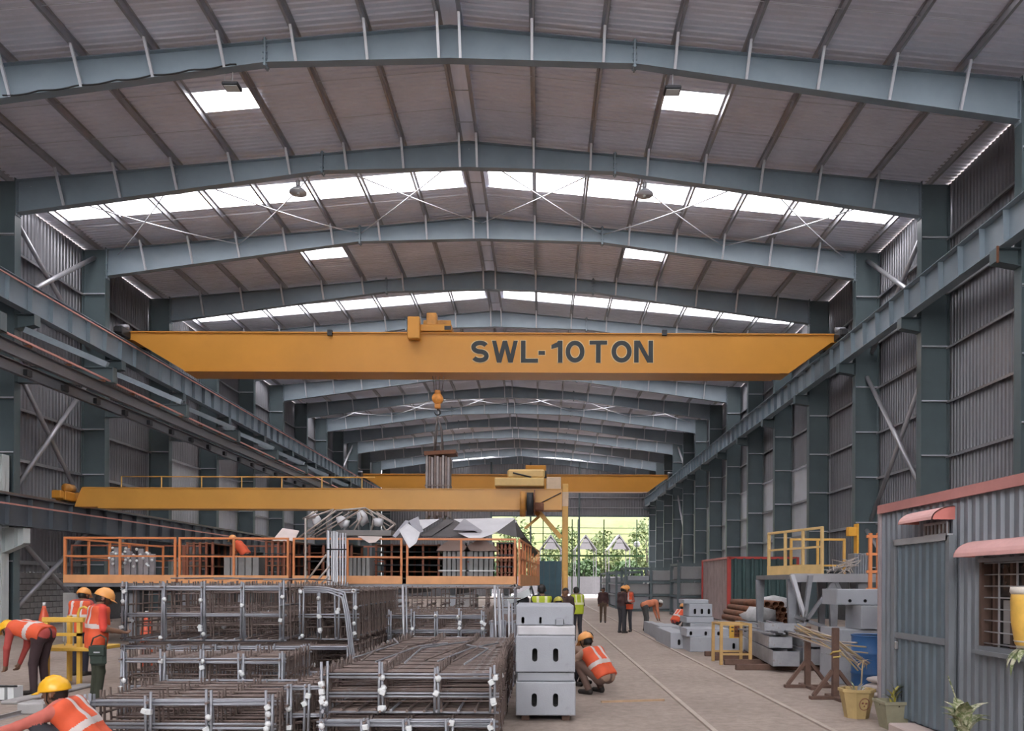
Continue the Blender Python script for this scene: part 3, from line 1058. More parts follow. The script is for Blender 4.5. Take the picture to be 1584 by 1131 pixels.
pl = thing('casting_platform', 'raised steel casting platform deck behind the rebar cages', 'platform', (0, YP, 0))
px0, px1 = at(100, 905, YP).x, at(800, 905, YP).x
MB().box(px0, px1, -0.05, 6.2, ZD - 0.12, ZD - 0.02).build('deck', STEELF, pl)
for k in range(9):
    x = px0 + 0.3 + (px1 - px0 - 0.6) * k / 8
    MB().box(x - 0.09, x + 0.09, 0.15, 0.35, 0, ZD - 0.12).build('support_leg', STEELF, pl)
    MB().box(x - 0.06, x + 0.06, 0.0, 6.1, ZD - 0.3, ZD - 0.12).build('deck_beam', DARK, pl)
for a, b in ((100, 140), (300, 335), (545, 575), (688, 738)):
    xa, xb = at(a, 905, YP + 0.6).x, at(b, 905, YP + 0.6).x
    MB().cbox(xa, xb, 0.5, 1.1, 0, ZD - 0.3, 0.02).build('pedestal', CONCD, pl)
zt = at(450, 832, YP).z
for (a, b), lab in zip(((101, 274), (278, 448), (454, 623), (629, 798)),
                       ('orange guardrail panel at the platform end over the bending worker',
                        'orange guardrail panel in front of the worker on the platform',
                        'orange guardrail panel behind the upright steel bar bundle',
                        'orange guardrail panel below the crumpled metal sheets')):
    P, Q = at(a, 905, YP), at(b, 905, YP)
    guard_panel((P.x, YP - 0.06), (Q.x, YP - 0.06), ZD, zt, lab)
guard_panel((px0, YP), (px0 + 0.05, YP + 5.4), ZD, zt, 'orange guardrail across the end of the platform nearest the low runway', posts=6, toe=0.12)
a0 = at(803, 900, YP)
guard_panel((a0.x, YP), (-0.06, YP + 8.0), ZD - 0.05, zt, 'orange guardrail splayed along the platform end nearest the crane leg', posts=9, toe=0.3)
for k in range(5):
    y = YP + 1.2 + k * 1.4
    x = a0.x + (-0.06 - a0.x) * (y - YP) / 8.0 - 0.12
    if k < 3:
        o = MB().cbox(-0.04, 0.04, 0, 0.7, 0, zt - ZD - 0.15, 0.01).build('shutter_board', mat('form_orange', (0.5, 0.17, 0.06), 0.6, 0, 0.2, 3))
        o.location = (x - 0.1, y, ZD - 0.02)
        tag(o, 'rust orange shutter board standing inside the splayed guardrail, %s from the front' % ORD[k], 'shutter', 'rust orange shutter boards')
# rear railings, rusty form racks in between
for i, (a, b) in enumerate(((110, 285), (285, 450), (460, 625), (630, 790))):
    P, Q = at(a, 880, YP + 5.6), at(b, 880, YP + 5.6)
    guard_panel((P.x, YP + 5.6), (Q.x, YP + 5.6), ZD, zt + 0.05, 'rear rusty railing of the platform, %s from the block wall end' % ORD[i], DRAIL, DRAIL, 4, 0.2, 'rear rusty railings')


def form_rack(a, b, Y, rows, label):
    P, Q = at(a, 880, Y), at(b, 880, Y)
    t = thing('form_rack', label, 'rack', (P.x, Y, ZD - 0.02), 0, 'rusty form racks on the platform')
    L = Q.x - P.x
    h = zt - ZD - 0.05
    for k in range(5):
        x = 0.03 + (L - 0.06) * k / 4
        MB().box(x - 0.03, x + 0.03, 0, 0.06, 0, h).build('upright', DRAIL, t)
        MB().box(x - 0.03, x + 0.03, 1.3, 1.36, 0, h).build('upright', DRAIL, t)
    for k in range(rows):
        z = 0.15 + (h - 0.2) * k / (rows - 1)
        MB().box(0, L, -0.02, 1.38, z, z + 0.03).build('shelf', RUST if k % 2 else DARK, t)
    MB().box(0, L, 1.4, 1.42, 0, h).build('back_sheet', DARK, t)
    return t


form_rack(455, 545, YP + 1.6, 5, 'rusty form rack on the platform behind the upright bars')
form_rack(580, 680, YP + 1.8, 6, 'rusty form rack on the platform behind the pale fallen sheet')
form_rack(768, 796, YP + 0.5, 7, 'narrow rusty form rack at the platform corner')
form_rack(410, 450, YP + 0.16, 4, 'rusty form rack under the curved pale pink sheet')
form_rack(288, 330, YP + 1.2, 4, 'rusty form rack on the platform beside the worker')

# moulds standing on the deck


def mould(a, b, y0, y1, Y, label, kind='box', group='grey moulds on the platform'):
    P, Q = at(a, y1, Y), at(b, y0, Y)
    t = thing('column_mould', label, 'mould', ((P.x + Q.x) / 2, Y, ZD - 0.018), 0, group)
    w, h = (Q.x - P.x) / 2, Q.z - ZD
    m = mat('mould_grey', (0.27, 0.275, 0.27), 0.6, 0.1, 0.12, 3.0)
    n = 5
    for k in range(n):
        x = -w + 2 * w * k / n
        MB().cbox(x + 0.012, x + 2 * w / n - 0.012, -0.3, 0.3, 0, h * (0.86 if kind == 'cap' else 1.0), 0.012).build('mould_panel', m, t)
    if kind == 'cap':
        MB().prism([(-w * 1.5, h * 0.8), (w * 1.5, h * 0.8), (w * 1.1, h * 0.9), (w * 0.3, h), (-w * 0.3, h), (-w * 1.1, h * 0.9)], 'y', -0.4, 0.3).build('cap', mat('mould_cap', (0.30, 0.22, 0.19), 0.7), t)
        for z in (0.35, 0.62):
            MB().box(-w * 1.35, w * 1.35, -0.36, -0.31, h * z, h * z + 0.04).build('waler', SPACER, t)
    return t


mould(686, 722, 838, 890, YP + 0.9, 'grey capped column mould, nearer the fallen sheet of the pair')
mould(726, 765, 838, 890, YP + 0.9, 'grey capped column mould, nearer the platform corner of the pair')
for o in list(bpy.data.objects):
    if o.name.startswith('column_mould') and o.parent is None:
        mw = o
# the two above get caps; then two plain boxes
for nm in ('column_mould', 'column_mould.001'):
    o = bpy.data.objects[nm]
    w = 0.30
    h = at(700, 838, YP + 0.9).z - ZD
    MB().prism([(-w * 1.6, h * 0.78), (w * 1.6, h * 0.78), (w * 1.2, h * 0.9), (w * 0.4, h + 0.03), (-w * 0.4, h + 0.03), (-w * 1.2, h * 0.9)], 'y', -0.42, 0.3).build('cap', mat('mould_cap', (0.30, 0.22, 0.19), 0.7), o)
    for z in (0.3, 0.6):
        MB().box(-w * 1.4, w * 1.4, -0.36, -0.31, h * z, h * z + 0.04).build('waler', SPACER, o)
mould(352, 407, 861, 892, YP + 0.8, 'plain grey box mould on the platform below the worker')
mould(543, 576, 861, 890, YP + 0.8, 'plain grey box mould beside the upright bar bundle')

# bolt-studded mould bars at the platform end
t = thing('bolted_mould', 'cluster of upright grey mould bars with pale bolt heads', 'mould', (0, YP + 0.9, ZD - 0.02))
for i, (xx, ytop) in enumerate(((175, 853), (180, 846), (195, 847), (199, 852), (207, 857), (217, 848), (227, 853), (235, 856))):
    P = at(xx, ytop, YP + 0.9)
    b = MB().cbox(P.x - 0.07, P.x + 0.07, -0.06 + 0.04 * (i % 3), 0.1, 0, P.z - ZD, 0.01).build('mould_bar', mat('mould_bar_grey', (0.33, 0.31, 0.32), 0.5, 0.3, 0.15, 4), t)
    for k in range(3):
        z = (P.z - ZD) - 0.02 - 0.16 * k
        MB().blob((P.x + 0.05 * (-1) ** (i + k), -0.1, z), 0.045, sub=1).build('bolt_head', SPACER, b)

# crumpled sheets on top of the platform racks
def sheet(pts, label, m, thick=0.012):
    vs = [at(x, y, Y) for x, y, Y in pts]
    c = sum(vs, Vector()) / len(vs)
    nrm = (vs[1] - vs[0]).cross(vs[2] - vs[0]).normalized() * thick
    n = len(vs)
    mb = MB().add([v - c for v in vs] + [v - c + nrm for v in vs], [tuple(range(n)), tuple(range(2 * n - 1, n - 1, -1))] + [(i, i + n, (i + 1) % n + n, (i + 1) % n) for i in range(n)])
    o = mb.build('metal_sheet', m)
    o.location = c
    return tag(o, label, 'sheet', 'crumpled metal sheets on the platform')


SHW = mat('sheet_white', (0.62, 0.62, 0.64), 0.45, 0.2, 0.08, 2)
SHG = mat('sheet_lilac_grey', (0.33, 0.33, 0.36), 0.45, 0.4, 0.12, 2)
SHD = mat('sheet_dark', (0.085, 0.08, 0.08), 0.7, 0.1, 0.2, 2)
SHP = mat('sheet_pale_pink', (0.62, 0.53, 0.49), 0.55, 0.0, 0.1, 2)
Ya = YP + 0.3
sheet([(607, 829, Ya), (627, 805, Ya + .6), (634, 806, Ya + .6), (612, 832, Ya)], 'narrow pale metal strip leaning beside the bent bar pile', SHG)
sheet([(617, 820, Ya - .45), (630, 809, Ya - .3), (650, 824, Ya - .35), (644, 840, Ya - .45), (633, 848, Ya - .5)], 'pale fallen metal sheet hanging over the guardrail corner', SHW)
sheet([(632, 806, Ya - .1), (647, 799, Ya + .3), (655, 822, Ya), (645, 826, Ya - .2)], 'small grey metal sheet folded above the pale fallen sheet', SHG)
sheet([(648, 804, Ya + .2), (680, 803, Ya + .8), (652, 820, Ya)], 'bright triangular metal sheet beside the small grey sheet', SHW)
sheet([(650, 829, Ya), (690, 803, Ya + 1.4), (702, 806, Ya + 1.4), (668, 829, Ya)], 'dark brown corrugated sheet sloping over the platform rack', SHD)
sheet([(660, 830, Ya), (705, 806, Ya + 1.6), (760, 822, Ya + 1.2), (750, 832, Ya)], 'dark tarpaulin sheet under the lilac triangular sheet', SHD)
sheet([(701, 820, Ya - .1), (718, 802, Ya + .9), (746, 821, Ya - .1)], 'lilac grey triangular metal sheet on top of the platform', SHG)
sheet([(702, 803, Ya + 1.2), (795, 801, Ya + 1.2), (800, 807, Ya + .8), (770, 822, Ya + .2), (745, 827, Ya)], 'large bright metal sheet lying along the platform top', SHW)
sheet([(708, 824, Ya - .05), (768, 824, Ya - .05), (745, 832, Ya - .3), (725, 832, Ya - .3)], 'pale sagging sheet edge below the lilac triangle', SHW)
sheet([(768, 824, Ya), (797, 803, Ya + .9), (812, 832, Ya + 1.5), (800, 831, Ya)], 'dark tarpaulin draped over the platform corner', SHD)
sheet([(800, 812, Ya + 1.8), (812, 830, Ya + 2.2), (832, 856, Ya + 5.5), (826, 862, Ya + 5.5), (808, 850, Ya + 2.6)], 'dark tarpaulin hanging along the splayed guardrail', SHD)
sheet([(421, 836, Ya + .2), (437, 817, Ya + 1.0), (463, 821, Ya + 1.0), (455, 837, Ya + .2)], 'curved pale pink sheet standing above the railing', SHP)
sheet([(553, 829, Ya - .45), (591, 830, Ya - .45), (581, 839, Ya - .5), (571, 840, Ya - .5)], 'small pale cloth drooping over the railing beside the bars', SHP)

# bent bars piled on the platform
bp_ = thing('bent_bar_pile', 'trapezoid pile of bent steel bars on top of the platform', 'bars', (0, YP + 0.5, 0))
barr = random.Random(3)
PALEB = mat('bar_pale', (0.42, 0.37, 0.33), 0.5, 0.3, 0.2, 4)


def bar_px(pts, r, m, parent, name='bar', Y=None, base=None):
    P = [at(x, y, yy) for x, y, yy in pts]
    o = MB().tube([(p_.x - parent.location.x, p_.y - parent.location.y, p_.z - parent.location.z) for p_ in P], r, 6).build(name, m, parent)
    return o


Yb = YP + 0.4
for pts in ([(468, 803), (491, 791)], [(474, 803), (516, 788)], [(473, 830), (473, 803)], [(462, 832), (520, 790)], [(470, 832), (530, 792)], [(480, 831), (545, 791)], [(490, 830), (560, 789)],
            [(505, 826), (505, 802), (516, 788)], [(520, 790), (565, 786)], [(565, 786), (612, 812)], [(558, 787), (606, 816)], [(582, 792), (611, 810)], [(520, 812), (556, 790), (560, 800)],
            [(540, 816), (552, 806), (556, 788)], [(575, 822), (578, 800), (572, 790)], [(600, 826), (588, 806), (584, 794)], [(548, 820), (560, 800)], [(590, 828), (610, 812)]):
    dy = barr.uniform(-0.1, 0.8)
    bar_px([(x, y, Yb + dy) for x, y in pts], barr.uniform(0.018, 0.03), PALEB, bp_)
P, Q = at(518, 828, Yb), at(604, 820, Yb)
MB().box(P.x, Q.x, 0.0, 0.7, P.z - 0.0, Q.z).build('carrying_plate', mat('plate_grey', (0.2, 0.19, 0.185), 0.6), bp_)
for a, b, c in ((485, 800, 0.12), (491, 806, 0.14), (528, 806, 0.16), (534, 810, 0.12), (560, 800, 0.2), (585, 808, 0.14)):
    p_ = at(a, b, Yb + 0.4)
    MB().blob((p_.x, 0.3, p_.z), (c, 0.15, c * 1.2), jit=0.3, seed=a).build('plastic_wrap', SHW, bp_)

# upright bundle of bars leaning on the platform front
ub = thing('upright_bar_bundle', 'upright bundle of pale steel bars leaning on the platform railing', 'bars', (0, 19.6, 0))
for i, xx in enumerate((506, 509, 512.5, 516, 519, 522, 526, 530, 534)):
    bar_px([(xx, 1004.5, 19.6), (xx + barr.uniform(-1, 1), 822 + barr.uniform(-2, 3), 19.9)], 0.024, GALVL if i % 2 else GALV, ub)
for pts in ([(472.5, 1003), (472.5, 802)], [(470, 905), (505, 858)], [(482, 908), (510, 876)], [(490, 910), (508, 892)]):
    bar_px([(x, y, 19.75) for x, y in pts], 0.026, PALEB, ub, 'prop')
MB().tube([(at(504, 850, 19.6).x, 0, at(504, 850, 19.6).z), (at(536, 850, 19.6).x, 0, at(504, 850, 19.6).z)], 0.02, 6).build('tie_wire', DARK, ub)

# ================================================================== rebar cages
REBARL = mat('rebar_light_grey', (0.32, 0.33, 0.36), 0.45, 0.4, 0.15, 4.0, col2=(0.26, 0.22, 0.2), thr=0.62)


def cage(name_lab, X0, X1, Y0, L, z0, z1, nv, step=0.2, seed=1, grey=3, axis='y', mids=1, r=0.0125, spacers=6, rust=True, top=False):
    """reinforcement cage: hoops along its length, long bars at every leg, plastic spacers"""
    rd = random.Random(seed)
    t = thing('rebar_cage', name_lab, 'rebar cage', ((X0 + X1) / 2, Y0, z0), 0, 'stacked reinforcement cages')
    W = X1 - X0
    H = z1 - z0
    if axis == 'x':
        t.rotation_euler = (0, 0, -math.pi / 2)
        t.location = (X0, Y0 + L / 2, z0)
        W, L = L, W
    x0 = -W / 2
    xs = [x0 + W * k / (nv - 1) for k in range(nv)]
    hoops = []
    for var in range(3):
        mb = MB()
        over = 0.012 + 0.012 * var + (0.05 if top else 0)
        for k, x in enumerate(xs):
            j = rd.uniform(-0.012, 0.012)
            for dx in ((-0.018, 0.018) if var < 2 else (0,)):
                mb.tube([(x + dx + j, 0.012 * (1 if dx > 0 else -1), r), (x + dx - j, 0.0, H + (over if k in (0, nv - 1) or var else 0.02))], r, 5)
        for k in range(mids + 2):
            z = r + (H - 2 * r) * k / (mids + 1) + rd.uniform(-0.01, 0.01)
            mb.tube([(x0 - 0.05 * rd.random(), 0.02, z), (x0 + W + 0.05 * rd.random(), 0.02, z + rd.uniform(-0.015, 0.015))], r, 5)
            if var < 2 and k:
                mb.tube([(x0, -0.02, z - 0.03), (x0 + W, -0.02, z - 0.03 + rd.uniform(-0.01, 0.01))], r, 5)
        hoops.append(mb)
    hm = [h.mesh('hoop', REBAR) for h in hoops]
    for h in hoops:
        for k in range(max(3, int(H / 0.15))):
            z = H * rd.random()
            h.tube([(x0 + W * 0.0, 0.05 * rd.random(), z), (x0 + W, 0.05 * rd.random(), min(H, max(0.01, z + rd.uniform(-0.05, 0.05))))], r * 0.62, 4)
    hr = [h.mesh('hoop_rusty', REBARR) for h in hoops]
    n = max(2, int(L / step))
    fm = MB()
    R2 = r * 0.98
    for k, x in enumerate(xs):
        for dx in (-0.022, 0.022):
            fm.tube([(x + dx, 0, R2), (x + dx + rd.uniform(-0.018, 0.018), rd.uniform(-0.01, 0.01), H + (rd.uniform(0.05, 0.12) if top else 0.015))], R2 * 1.15, 6)
    for k in range(mids + 2):
        z = R2 + (H - 2 * R2) * k / (mids + 1)
        for dz in ((0, 0.032) if k else (0,)):
            fm.tube([(x0 - 0.06, 0.03, z - dz), (x0 + W + 0.06, 0.03, z - dz + rd.uniform(-0.012, 0.012))], R2, 6)
    link('hoop', fm.mesh('hoop', REBARL), t, (0, -0.06, 0))
    for i in range(n + 1):
        y = L * i / n
        g = (i < grey or i > n - 1) or not rust
        me = (hm if g else hr)[i % 3 if i else 0]
        link('hoop', me, t, (rd.uniform(-0.01, 0.01), y, 0), (rd.uniform(-0.02, 0.02), rd.uniform(-0.006, 0.006), rd.uniform(-0.015, 0.015)))
    lb = MB().tube([(0, -0.12, 0), (0, L + 0.12, 0)], r * 1.1, 5)
    lg, lr = lb.mesh('long_bar', REBAR), lb.mesh('long_bar_rusty', REBARR)
    spots = []
    for k, x in enumerate(xs):
        spots += [(x, 0.03), (x, H - 0.01)]
    m = max(2, int(W / 0.16))
    for k in range(m + 1):
        spots += [(x0 + W * k / m, 0.045)]
    for k in range(1, 3):
        spots += [(x0, H * k / 3), (x0 + W, H * k / 3)]
    for k, (x, z) in enumerate(spots):
        link('long_bar', lg if k % 4 == 0 else lr, t, (x, rd.uniform(-0.05, 0.05), z), (rd.uniform(-0.006, 0.006), 0, rd.uniform(-0.008, 0.008)))
    sp = MB().blob((0, 0, 0), (0.036, 0.028, 0.036), sub=1, jit=0.15, seed=2).mesh('cover_spacer', SPACER)
    sp2 = MB().cbox(-0.027, 0.027, -0.024, 0.024, -0.027, 0.027, 0.006).mesh('cover_spacer', SPACER)
    for k in range(spacers):
        x = rd.choice(xs) + rd.uniform(-0.03, 0.03)
        link('cover_spacer', sp if k % 2 else sp2, t, (x, rd.choice([-0.085, -0.085, -0.08, L * rd.random()]), rd.uniform(0.05, H)), (0, rd.uniform(-0.6, 0.6), 0))
    return t


cage('low rebar cage at the bottom edge, nearest to the seated worker', -4.51, -2.70, 7.8, 1.55, 0.02, 0.50, 4, 0.16, 11, 1, spacers=14, top=True)
cage('rebar cage lying right behind the low one near the seated worker', -5.18, -3.22, 9.68, 1.15, 0.02, 0.74, 5, 0.14, 12, 1, spacers=12, top=True)
cage('bottom rebar cage under the tall one beside the standing worker', -5.93, -2.72, 11.1, 3.6, 0.02, 0.78, 6, 0.14, 13, 1, spacers=10)
cage('tall rebar cage on top of its stack beside the standing worker', -5.93, -3.68, 11.1, 3.6, 0.84, 1.62, 5, 0.24, 14, 1, spacers=16, top=True)
cage('dense rusty rebar cage on the stack behind the bent hoop', -3.52, -2.74, 11.5, 3.2, 0.84, 1.58, 4, 0.12, 24, 0, spacers=14)
cage('narrow rusty rebar cage squeezed between the two stacks', -2.60, -2.25, 8.1, 2.8, 0.02, 0.62, 3, 0.12, 15, 0, spacers=6)
cage('bottom rebar cage of the front stack beside the concrete blocks', -2.09, -0.46, 7.5, 5.1, 0.02, 0.36, 5, 0.14, 16, 1, spacers=14, mids=1)
cage('top rusty rebar cage of the front stack beside the concrete blocks', -2.09, -0.46, 7.6, 5.0, 0.415, 0.81, 4, 0.12, 17, 0, spacers=26, mids=1, top=True)
cage('bottom rebar cage of the middle stack behind the front one', -2.50, -0.95, 12.9, 3.0, 0.02, 0.58, 5, 0.2, 18, 1, spacers=6)
cage('top rebar cage of the middle stack with upright grey legs', -2.50, -0.95, 12.9, 3.0, 0.64, 1.15, 5, 0.24, 19, 1, spacers=16, top=True)
cage('rebar cage standing behind the concrete block stack', -0.80, -0.42, 13.0, 3.0, 0.02, 1.05, 3, 0.2, 20, 1, spacers=12)
cage('lower long rebar cage lying across under the platform front', -4.3, -0.55, 16.6, 1.3, 0.02, 0.80, 3, 0.25, 21, 2, 'x', spacers=8)
cage('upper long rebar cage lying across under the platform front', -4.3, -0.55, 16.6, 1.3, 0.86, 1.58, 3, 0.3, 22, 3, 'x', spacers=10)

lr_ = random.Random(17)
for k in range(16):                                   # loose rods thrown along the cage tops
    xa = -0.62 - 0.15 * k if k < 10 else -3.8 - 0.35 * (k - 10)
    ya, za = (7.6, 0.86) if k < 10 else (11.2, 1.68)
    o = MB().tube([(0, 0, 0.004 * k), (lr_.uniform(-0.15, 0.25), lr_.uniform(1.2, 1.8), 0.02 + 0.004 * k), (lr_.uniform(-0.3, 0.5), lr_.uniform(2.4, 3.2), 0.004 * k)], 0.011, 5).build('loose_rod', REBAR if k % 2 else REBARR)
    o.location = (xa, ya + lr_.uniform(0.1, 0.6), za)
    tag(o, ('loose steel rod along the front cage top, %s from the concrete blocks' % ORD[k] if k < 10 else 'loose steel rod along the tall cage top, %s from the bent hoop' % ORD[k - 10]), 'rod', 'loose rods on the front cage' if k < 10 else 'loose rods on the tall cage')
hp = thing('bent_rebar_hoop', 'large bent rebar hoop leaning against the tall cage', 'rebar', (0, 10.95, 0))
for k in range(3):
    bar_px([(470, 908 + 3 * k, 11.0), (505, 909 + 3 * k, 10.98), (533 - 2 * k, 916 + 4 * k, 10.95), (540 - 3 * k, 950, 10.95), (546 - 3 * k, 1000, 10.95), (552 - 3 * k, 1040, 10.95)], 0.014, REBAR, hp)
for i, (a, b, c, d) in enumerate(((623, 905, 625, 985), (765, 905, 768, 990), (772, 915, 776, 1010), (787, 930, 788, 1020))):
    o = thing('steel_stake', 'upright steel stake among the cages, %s from the tall cage' % ORD[i], 'stake', (0, 12.6, 0), 0, 'steel stakes among the cages')
    bar_px([(c + 1, 1062.5, 12.6), (a, b, 12.6)], 0.022, GALV, o)
    bar_px([(c + 6, 1062, 12.65), (a + 5, b + 3, 12.65)], 0.016, REBAR, o)

# ================================================================== concrete blocks
def block_mesh(w, d, h, holes, c=0.012, depth=0.22):
    """precast block, origin at the base centre; holes on the front face as (x, z, width, height)"""
    bm = bmesh.new()
    xo, zo = w / 2, h
    outer = [(-xo + c, c), (xo - c, c), (xo - c, zo - c), (-xo + c, zo - c)]
    loops = [outer]
    for (hx_, hz_, hw, hh) in holes:
        lp = []
        r_ = hw / 2
        for k in range(7):
            a = math.pi * k / 6
            lp.append((hx_ + r_ * math.cos(a), hz_ + hh / 2 - r_ + r_ * math.sin(a)))
        for k in range(7):
            a = math.pi + math.pi * k / 6
            lp.append((hx_ + r_ * math.cos(a), hz_ - hh / 2 + r_ + r_ * math.sin(a)))
        loops.append(lp)
    edges = []
    rings = []
    for lp in loops:
        vs_ = [bm.verts.new((x, -d / 2, z)) for x, z in lp]
        rings.append(vs_)
        for i in range(len(vs_)):
            edges.append(bm.edges.new((vs_[i], vs_[(i + 1) % len(vs_)])))
    bmesh.ops.triangle_fill(bm, use_beauty=True, use_dissolve=False, edges=edges)
    hole_faces = []
    for vs_ in rings[1:]:
        back = [bm.verts.new((v.co.x, v.co.y + depth, v.co.z)) for v in vs_]
        n_ = len(vs_)
        for i in range(n_):
            bm.faces.new((vs_[i], vs_[(i + 1) % n_], back[(i + 1) % n_], back[i])).material_index = 1
        bm.faces.new(back).material_index = 1
    # chamfered shell
    o = rings[0]
    s1 = [bm.verts.new((x, -d / 2 + c, z)) for x, z in ((-xo, 0), (xo, 0), (xo, zo), (-xo, zo))]
    s2 = [bm.verts.new((x, d / 2 - c, z)) for x, z in ((-xo, 0), (xo, 0), (xo, zo), (-xo, zo))]
    s3 = [bm.verts.new((x, d / 2, z)) for x, z in outer]
    for A_, B_ in ((o, s1), (s1, s2), (s2, s3)):
        for i in range(4):
            bm.faces.new((A_[i], A_[(i + 1) % 4], B_[(i + 1) % 4], B_[i]))
    bm.faces.new(s3)
    bmesh.ops.recalc_face_normals(bm, faces=bm.faces)
    me = bpy.data.meshes.new('precast_block')
    bm.to_mesh(me)
    bm.free()
    me.materials.append(CONC)
    me.materials.append(mat('hole_dark', (0.05, 0.05, 0.05), 0.9))
    return me


def block(w, d, h, holes, loc, label, rz=0, group='precast concrete blocks', m=None):
    me = block_mesh(w, d, h, holes)
    if m:
        me.materials[0] = m
    o = link('precast_block', me, None, loc, (0, 0, rz))
    return tag(o, label, 'block', group)


YB = 9.45
c_ = at(844, 1110, YB).x
for k, xx in enumerate((-0.25, 0.25)):
    o = MB().cbox(-0.05, 0.05, -0.6, 0.6, 0, 0.075, 0.008).build('timber_bearer', WOOD)
    o.location = (c_ + xx, YB + 0.7, 0)
    tag(o, 'timber bearer under the slotted block stack, %s' % ('rebar side' if k == 0 else 'track side'), 'timber', 'timber bearers')
block(0.73, 1.4, 0.41, [(-0.14, 0.19, 0.065, 0.165), (0.12, 0.19, 0.065, 0.165)], (c_ + 0.0, YB + 0.7, 0.075), 'bottom slotted concrete block of the stack beside the cages')
block(0.70, 1.36, 0.11, [], (c_ + 0.0, YB + 0.72, 0.49), 'thin concrete spacer slab in the slotted block stack')
block(0.725, 1.4, 0.44, [(-0.13, 0.21, 0.065, 0.165), (0.125, 0.21, 0.065, 0.165)], (c_ - 0.005, YB + 0.7, 0.605), 'middle slotted concrete block of the stack beside the cages')
block(0.71, 1.36, 0.11, [], (c_ + 0.005, YB + 0.75, 1.05), 'pale thin slab under the top block of the stack', m=mat('pale_concrete', (0.52, 0.51, 0.52), 0.8))
block(0.72, 1.4, 0.245, [(-0.275, 0.06, 0.04, 0.085), (-0.055, 0.06, 0.03, 0.085)], (c_ - 0.012, YB + 0.95, 1.165), 'top concrete block of the stack with two small slots')
o = MB().cbox(-0.055, 0.055, -0.05, 0.05, 0, 0.085, 0.012).build('lifting_socket', STEELF)
o.location = (c_ + 0.17, YB + 0.19, 1.165)
tag(o, 'small grey steel socket on the thin slab of the block stack', 'socket')

# yellow bench behind the standing worker
P, Q = at(70, 955, 12.5), at(126, 955, 12.5)
yb_ = thing('yellow_bench', 'yellow painted steel bench frame beside the bending worker', 'bench', (P.x, 12.5, 0))
w = Q.x - P.x
zt2, zm, zs = at(100, 955, 12.5).z, at(100, 984, 12.5).z, at(100, 1001, 12.5).z
YBN = mat('bench_yellow', (0.70, 0.43, 0.07), 0.5, 0, 0.12, 3)
for x in (0.03, w - 0.03):
    for y in (0.0, 0.6):
        MB().box(x - 0.03, x + 0.03, y - 0.03, y + 0.03, 0, zt2).build('leg', YBN, yb_)
MB().cbox(-0.03, w + 0.05, -0.05, 0.05, zt2 - 0.08, zt2, 0.01).build('top_bar', YBN, yb_)
MB().box(0, w, -0.03, 0.03, zm, zm + 0.05).build('mid_bar', YBN, yb_)
MB().cbox(-0.1, w + 0.25, -0.12, 0.7, zs - 0.06, zs, 0.01).build('tray', YBN, yb_)
MB().tube([(0.35, 0.3, zt2 - 0.3), (0.35, 0.3, zt2 + 0.05), (0.38, 0.3, zt2 + 0.13), (0.45, 0.3, zt2 + 0.16), (0.52, 0.3, zt2 + 0.12)], 0.02, 8).build('hooked_handle', YBN, yb_)
for x in (0.12, 0.26, 0.4):
    MB().box(x, x + 0.015, 0.3, 0.32, zs, zt2 - 0.05).build('mesh_bar', mat('mesh_grey', (0.3, 0.3, 0.28), 0.6), yb_)
# orange bottle-shaped cylinders
for i, (xx, yb2, yt, Y, lab) in enumerate(((227, 991, 945, 15.4, 'red gas cylinder seen through the tall cage'), (68, 968, 932, 16.0, 'red gas cylinder by the block wall'))):
    B_, T_ = at(xx, yb2, Y), at(xx, yt, Y)
    h = T_.z
    t = thing('gas_cylinder', lab, 'cylinder', (B_.x, Y, 0), 0, 'red gas cylinders')
    red = mat('cylinder_red', (0.62, 0.10, 0.045), 0.45, 0, 0.1, 3)
    MB().lathe([(0.10, 0), (0.11, 0.03), (0.11, h * 0.62), (0.09, h * 0.76), (0.04, h * 0.9), (0.035, h * 0.94)], n=18).build('body', red, t)
    MB().lathe([(0.03, h * 0.94), (0.03, h)], n=10).build('valve', mat('cap_white', (0.6, 0.6, 0.58), 0.5), t)
# slabs on the floor in the near corner
SLB = mat('slab_grey', (0.36, 0.345, 0.335), 0.85, 0, 0.12, 2)
for i, (a, b, c, d, h, lab) in enumerate(((0, 118, 1062, 1090, 0.05, 'flat grey slab on the floor behind the seated worker'), (-15, 40, 1095, 1118, 0.06, 'pale floor slab in the near corner by the seated worker'), (-20, 30, 1112, 1140, 0.05, 'lowest pale floor slab in the near corner'))):
    A, B = ground(a, d), ground(b, c)
    o = MB().cbox(0, B.x - A.x + 0.3, 0, B.y - A.y, 0, h, 0.015).build('floor_slab', SLB)
    o.location = (A.x, A.y, 0.0)
    tag(o, lab, 'slab', 'loose floor slabs')
A = ground(25, 1106)
o = MB().cbox(0, 0.33, 0, 0.3, 0, 0.15, 0.02).build('kerb_block', CONCD)
o.location = (A.x, A.y, 0.0)
tag(o, 'small grey kerb block on the floor beside the seated worker', 'block')
# small box frame by the bending worker's hands
A = at(-6, 1069, 10.9)
bf = thing('test_mould', 'small black edged box mould under the bending worker', 'mould', (A.x, 10.9, 0))
for k in range(3):
    MB().box(-0.1 + k * 0.13, -0.015 + k * 0.13, 0, 0.2, 0.02, 0.2).build('cell', SPACER, bf)
MB().box(-0.16, 0.3, 0.02, 0.22, 0, 0.02).build('base_plate', DARK, bf)
MB().box(-0.16, 0.3, -0.02, 0.0, 0.2, 0.225).build('rim', DARK, bf)
